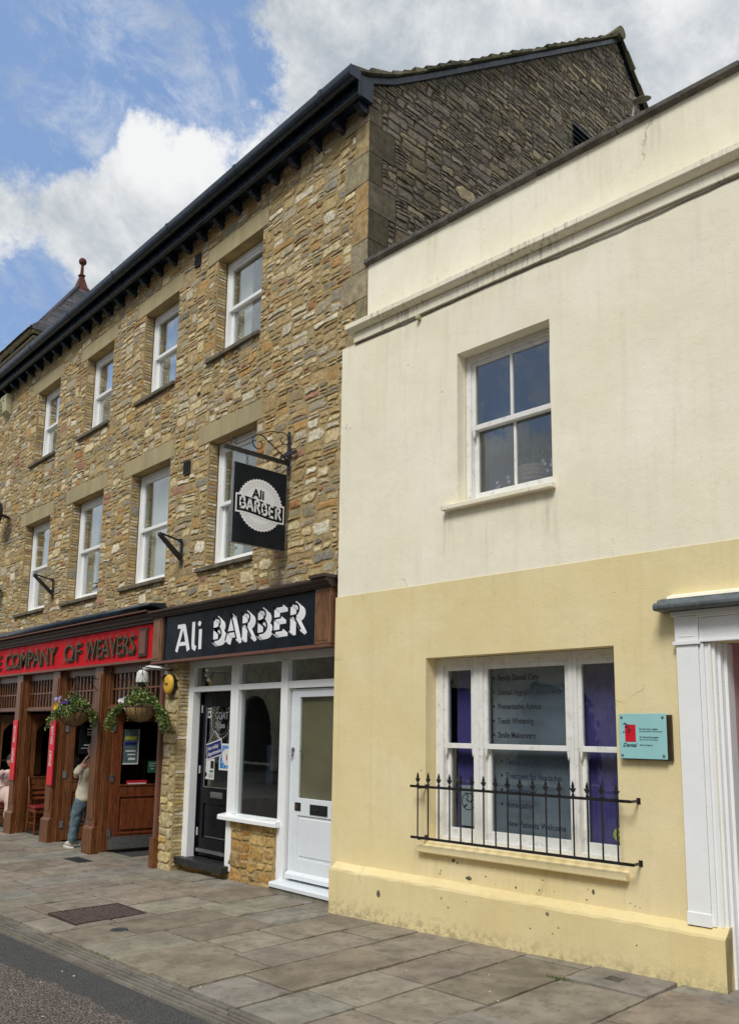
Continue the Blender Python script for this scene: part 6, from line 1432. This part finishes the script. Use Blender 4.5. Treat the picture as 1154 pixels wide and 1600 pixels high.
# dental plaque
pl = thing('wall_plaque', 'pale turquoise glass plaque with red square logo and the word Dental', 'sign', (3.13, -.1, 1.5), 'C')
mb = MB(); mb.box(2.935, 3.325, WO-.034, WO-.006, 1.50, 1.832); mb.build('backing_board', 'letterdark', pl, .002)
mb = MB(); mb.box(2.925, 3.300, WO-.062, WO-.052, 1.508, 1.842); mb.build('panel', 'plaqueglass', pl, .002)
mb = MB()
for x in (2.95, 3.275):
    for z in (1.535, 1.815): mb.lathe([(.010, -.03), (.010, .006), (.006, .010), (0, .011)], (0, 0, 0), 10, T=lambda a, b_, h, x=x, z=z: (x+a, WO-.062-h, z+b_))
mb.build('stud', 'steel', pl)
yp = WO-.0625; mb = MB(); mb.box(2.975, 3.060, yp-.001, yp, 1.632, 1.760, 0)
for i in range(3):
    for j in range(3): mb.box(2.982+.026*i, 3.004+.026*i, yp-.002, yp-.0012, 1.640+.041*j, 1.674+.041*j, 3)
mb.tube([(2.965, yp-.003, 1.762), (2.975, yp-.003, 1.772), (2.99, yp-.003, 1.765), (2.985, yp-.003, 1.745), (2.975, yp-.003, 1.74), (2.995, yp-.003, 1.742), (3.01, yp-.003, 1.725), (3.0, yp-.003, 1.70), (2.985, yp-.003, 1.705)], .0028, 5, 1)
mb.tube([(2.995, yp-.003, 1.760), (3.01, yp-.003, 1.755), (3.002, yp-.003, 1.738), (3.02, yp-.003, 1.725), (3.015, yp-.003, 1.70)], .0028, 5, 1); mb.tube([(2.958, yp-.003, 1.703), (2.972, yp-.003, 1.707)], .0026, 5, 1)
vs, fs = text_geo('Dental', .040, .0006, 1.0, .3, 'LEFT', .0004); k = .115/max(v.x for v in vs); mb.add([(2.955+v.x*k, yp-.001-v.z, 1.595+v.y) for v in vs], fs, 1)
for body, z, w_, s_ in (('Dr Jasminder Jogden', 1.722, .145, .017), ('BDS (London) MFGDP (UK) Dental Surgeon', 1.706, .18, .010), ('Dr Samantha Jogden', 1.662, .15, .017), ('BDS (London) Dental Surgeon', 1.646, .145, .010), ('Dental Surgeons', 1.605, .10, .015)):
    vs, fs = text_geo(body, s_, .0001, 1.0, 0, 'LEFT', .0003); k = w_/max(v.x for v in vs); mb.add([(3.090+v.x*k, yp-.001-v.z, z+v.y) for v in vs], fs, 2)
mb.build('lettering', ['redink', 'letternavy', 'letternavy', 'bannerred'], pl)
# plant pot and orchids standing inside the upper window
pp = thing('plant_pot', 'woven basket pot with grassy houseplant on the upper window sill indoors', 'plant', (1.84, .42, 3.86), 'C')
mb = MB(); mb.lathe([(0, 3.86)]+[(.155+.022*math.sin(math.pi*k/14)+.006*(k % 2), 3.86+.31*k/14) for k in range(15)]+[(.12, 4.16), (0, 4.14)], (1.84, .42, 0), 26); mb.build('pot', 'wicker', pp)
mb = MB(); r = random.Random(5)
for k in range(70):
    a = r.uniform(0, 6.28); L = r.uniform(.3, .6); out = r.uniform(.08, .26); h0 = Vector((1.84+.05*math.cos(a), .42+.05*math.sin(a), 4.12)); vs = []; sd_ = Vector((-math.sin(a), math.cos(a), 0))*.007
    for q in range(6): f = q/5; p = h0+Vector((math.cos(a)*out*f*f, math.sin(a)*out*f*f, L*(f-.35*f*f))); vs += [p-sd_*(1-f*.8), p+sd_*(1-f*.8)]
    mb.add(vs, [(2*i, 2*i+2, 2*i+3, 2*i+1) for i in range(5)], 0, cj(r.choice([(.10, .16, .06), (.16, .21, .10), (.2, .24, .14)]), .2, r))
mb.build('leaves', 'leaf', pp)
for (sx, zz, lab) in ((1.60, 3.99, 'small white orchid flowers low in the middle of the upper window'), (2.13, 4.08, 'small white orchid flowers beside the woven pot in the upper window')):
    t_ = thing('orchid', lab, 'plant', (sx, .28, 3.86), 'C'); r = random.Random(int(sx*10))
    mb = MB(); mb.tube([(sx, .28, 3.86), (sx-.03, .27, zz), (sx+.06, .25, zz+.08)], .004, 5); mb.build('stem', 'greenink', t_); mb = MB()
    for k in range(9):
        c0 = Vector((sx+r.uniform(-.09, .10), .24+r.uniform(-.03, .03), zz+r.uniform(-.05, .09)))
        for q in range(5): a = 2*math.pi*q/5; mb.add([c0, c0+Vector((.014*math.cos(a-.5), -.004, .014*math.sin(a-.5))), c0+Vector((.024*math.cos(a), 0, .024*math.sin(a))), c0+Vector((.014*math.cos(a+.5), -.004, .014*math.sin(a+.5)))], [(0, 1, 2, 3)], 0, cj((.68, .64, .70), .08, r))
    mb.build('flower', 'petal', t_)
# satellite dish and pipe on the gable above the parapet
sd = thing('satellite_dish', 'pale satellite dish and grey mast peeping over the parapet beside the gable', 'satellite dish', (0, 5.9, 11.6))
mb = MB(); ax = Vector((-.15, .28, -.95)).normalized(); u = ax.cross(Vector((0, 0, 1))).normalized(); w_ = u.cross(ax); c0 = Vector((.36, 5.75, 12.05))
T = lambda x, y, h: c0+u*x+w_*y-ax*h
mb.lathe([(0, 0), (.06, .004), (.11, .016), (.145, .03), (.148, .026), (.11, .012), (0, -.008)], (0, 0, 0), 28, T=T); mb.build('dish', 'stonegutter', sd, smooth=True)
mb = MB(); mb.tube([(.0, 5.72, 11.75), (.14, 5.72, 11.75), (.20, 5.70, 11.80), (.26, 5.72, 12.15)], .022, 8); mb.tube([(.0, 5.72, 11.95), (.2, 5.70, 11.95)], .012, 6); mb.build('mast', 'pipe', sd)

# ------------------------------------------------------------------ arcaded market hall across the street
mh = thing('market_hall', 'stone market hall with round arches, reflected in the barber display window', 'building', (-4, -19, 0))
mb = MB(); yF = -16.5; bay = 3.9; n = 12
for k in range(-9, 6):
    x0 = k*bay-1.0; c = x0+bay/2; rr_ = 1.45; P = [(x0, -.2), (c-rr_, -.2), (c-rr_, 1.75)]+[(c-rr_*math.cos(math.pi*q/n), 1.75+rr_*math.sin(math.pi*q/n)) for q in range(1, n)]+[(c+rr_, 1.75), (c+rr_, -.2), (x0+bay, -.2), (x0+bay, 4.4), (x0, 4.4)]
    mb.prism(P[::-1], lambda p, q, t__: (p, t__, q), yF-.45, yF)
    hx0, hx1, hz0, hz1 = c-.55, c+.55, 5.0, 6.7
    for (a, b_, cc, d) in ((x0, hx0, 4.4, 8.0), (hx1, x0+bay, 4.4, 8.0), (hx0, hx1, 4.4, hz0), (hx0, hx1, hz1, 8.0)): mb.box(a, b_, yF-.45, yF-.002, cc, d-.001)
mb.build('wall', 'limestone', mh)
mb = MB()
for k in range(-9, 6): c = k*bay-1.0+bay/2; mb.box(c-.5, c+.5, yF-.30, yF-.26, 5.0, 6.7); mb.box(c-.55, c-.48, yF-.25, yF-.15, 5, 6.7); mb.box(c+.48, c+.55, yF-.25, yF-.15, 5, 6.7)
mb.build('window', 'tv', mh)
mb = MB(); mb.add([(-37, yF+.3, 7.95), (23, yF+.3, 7.95), (23, yF-4.5, 11.2), (-37, yF-4.5, 11.2), (-37, yF-9, 7.95), (23, yF-9, 7.95)], [(0, 1, 2, 3), (3, 2, 5, 4)]); mb.build('roof', 'slate_old', mh)
mb = MB(); mb.box(-37, 23, yF-5, yF-4.8, -.2, 7.9); mb.box(-37, 23, yF-4.8, yF-.46, 4.2, 4.35); mb.build('inner_wall', 'roomdark', mh)

# ------------------------------------------------------------------ moss and tufts in the paving joints
mb = MB(); r = random.Random(8)
for (cx0, cy0, dx_, dy_, n_) in ((2.70, -.50, .14, .012, 300), (-.3, -2.5, .3, .015, 60)):
    for k in range(n_):
        x = cx0+r.gauss(0, dx_*.5); y = cy0+r.gauss(0, dy_); z = gz(x, y)-.004; L = r.uniform(.006, .022); a = r.uniform(0, 6.28)
        p = Vector((x, y, z)); d = Vector((math.cos(a), math.sin(a), 0))*.003
        mb.add([p-d, p+d, p+Vector((r.gauss(0, .006), r.gauss(0, .006), L))], [(0, 1, 2)])
mo = mb.build('moss', 'moss'); mo['kind'] = 'stuff'
mb = MB()
for k in range(60):
    x = r.uniform(-4, 5); y = r.choice([r.uniform(-2.4, -.3), r.uniform(-4, -2.8)]); z = gz(x, y)+.001; s_ = r.uniform(.003, .010)
    mb.add([(x-s_, y, z), (x, y-s_, z), (x+s_*1.3, y+.2*s_, z), (x, y+s_, z), (x, y, z+s_*.5)], [(0, 1, 4), (1, 2, 4), (2, 3, 4), (3, 0, 4)])
gr = mb.build('grit', 'paper'); gr['kind'] = 'stuff'
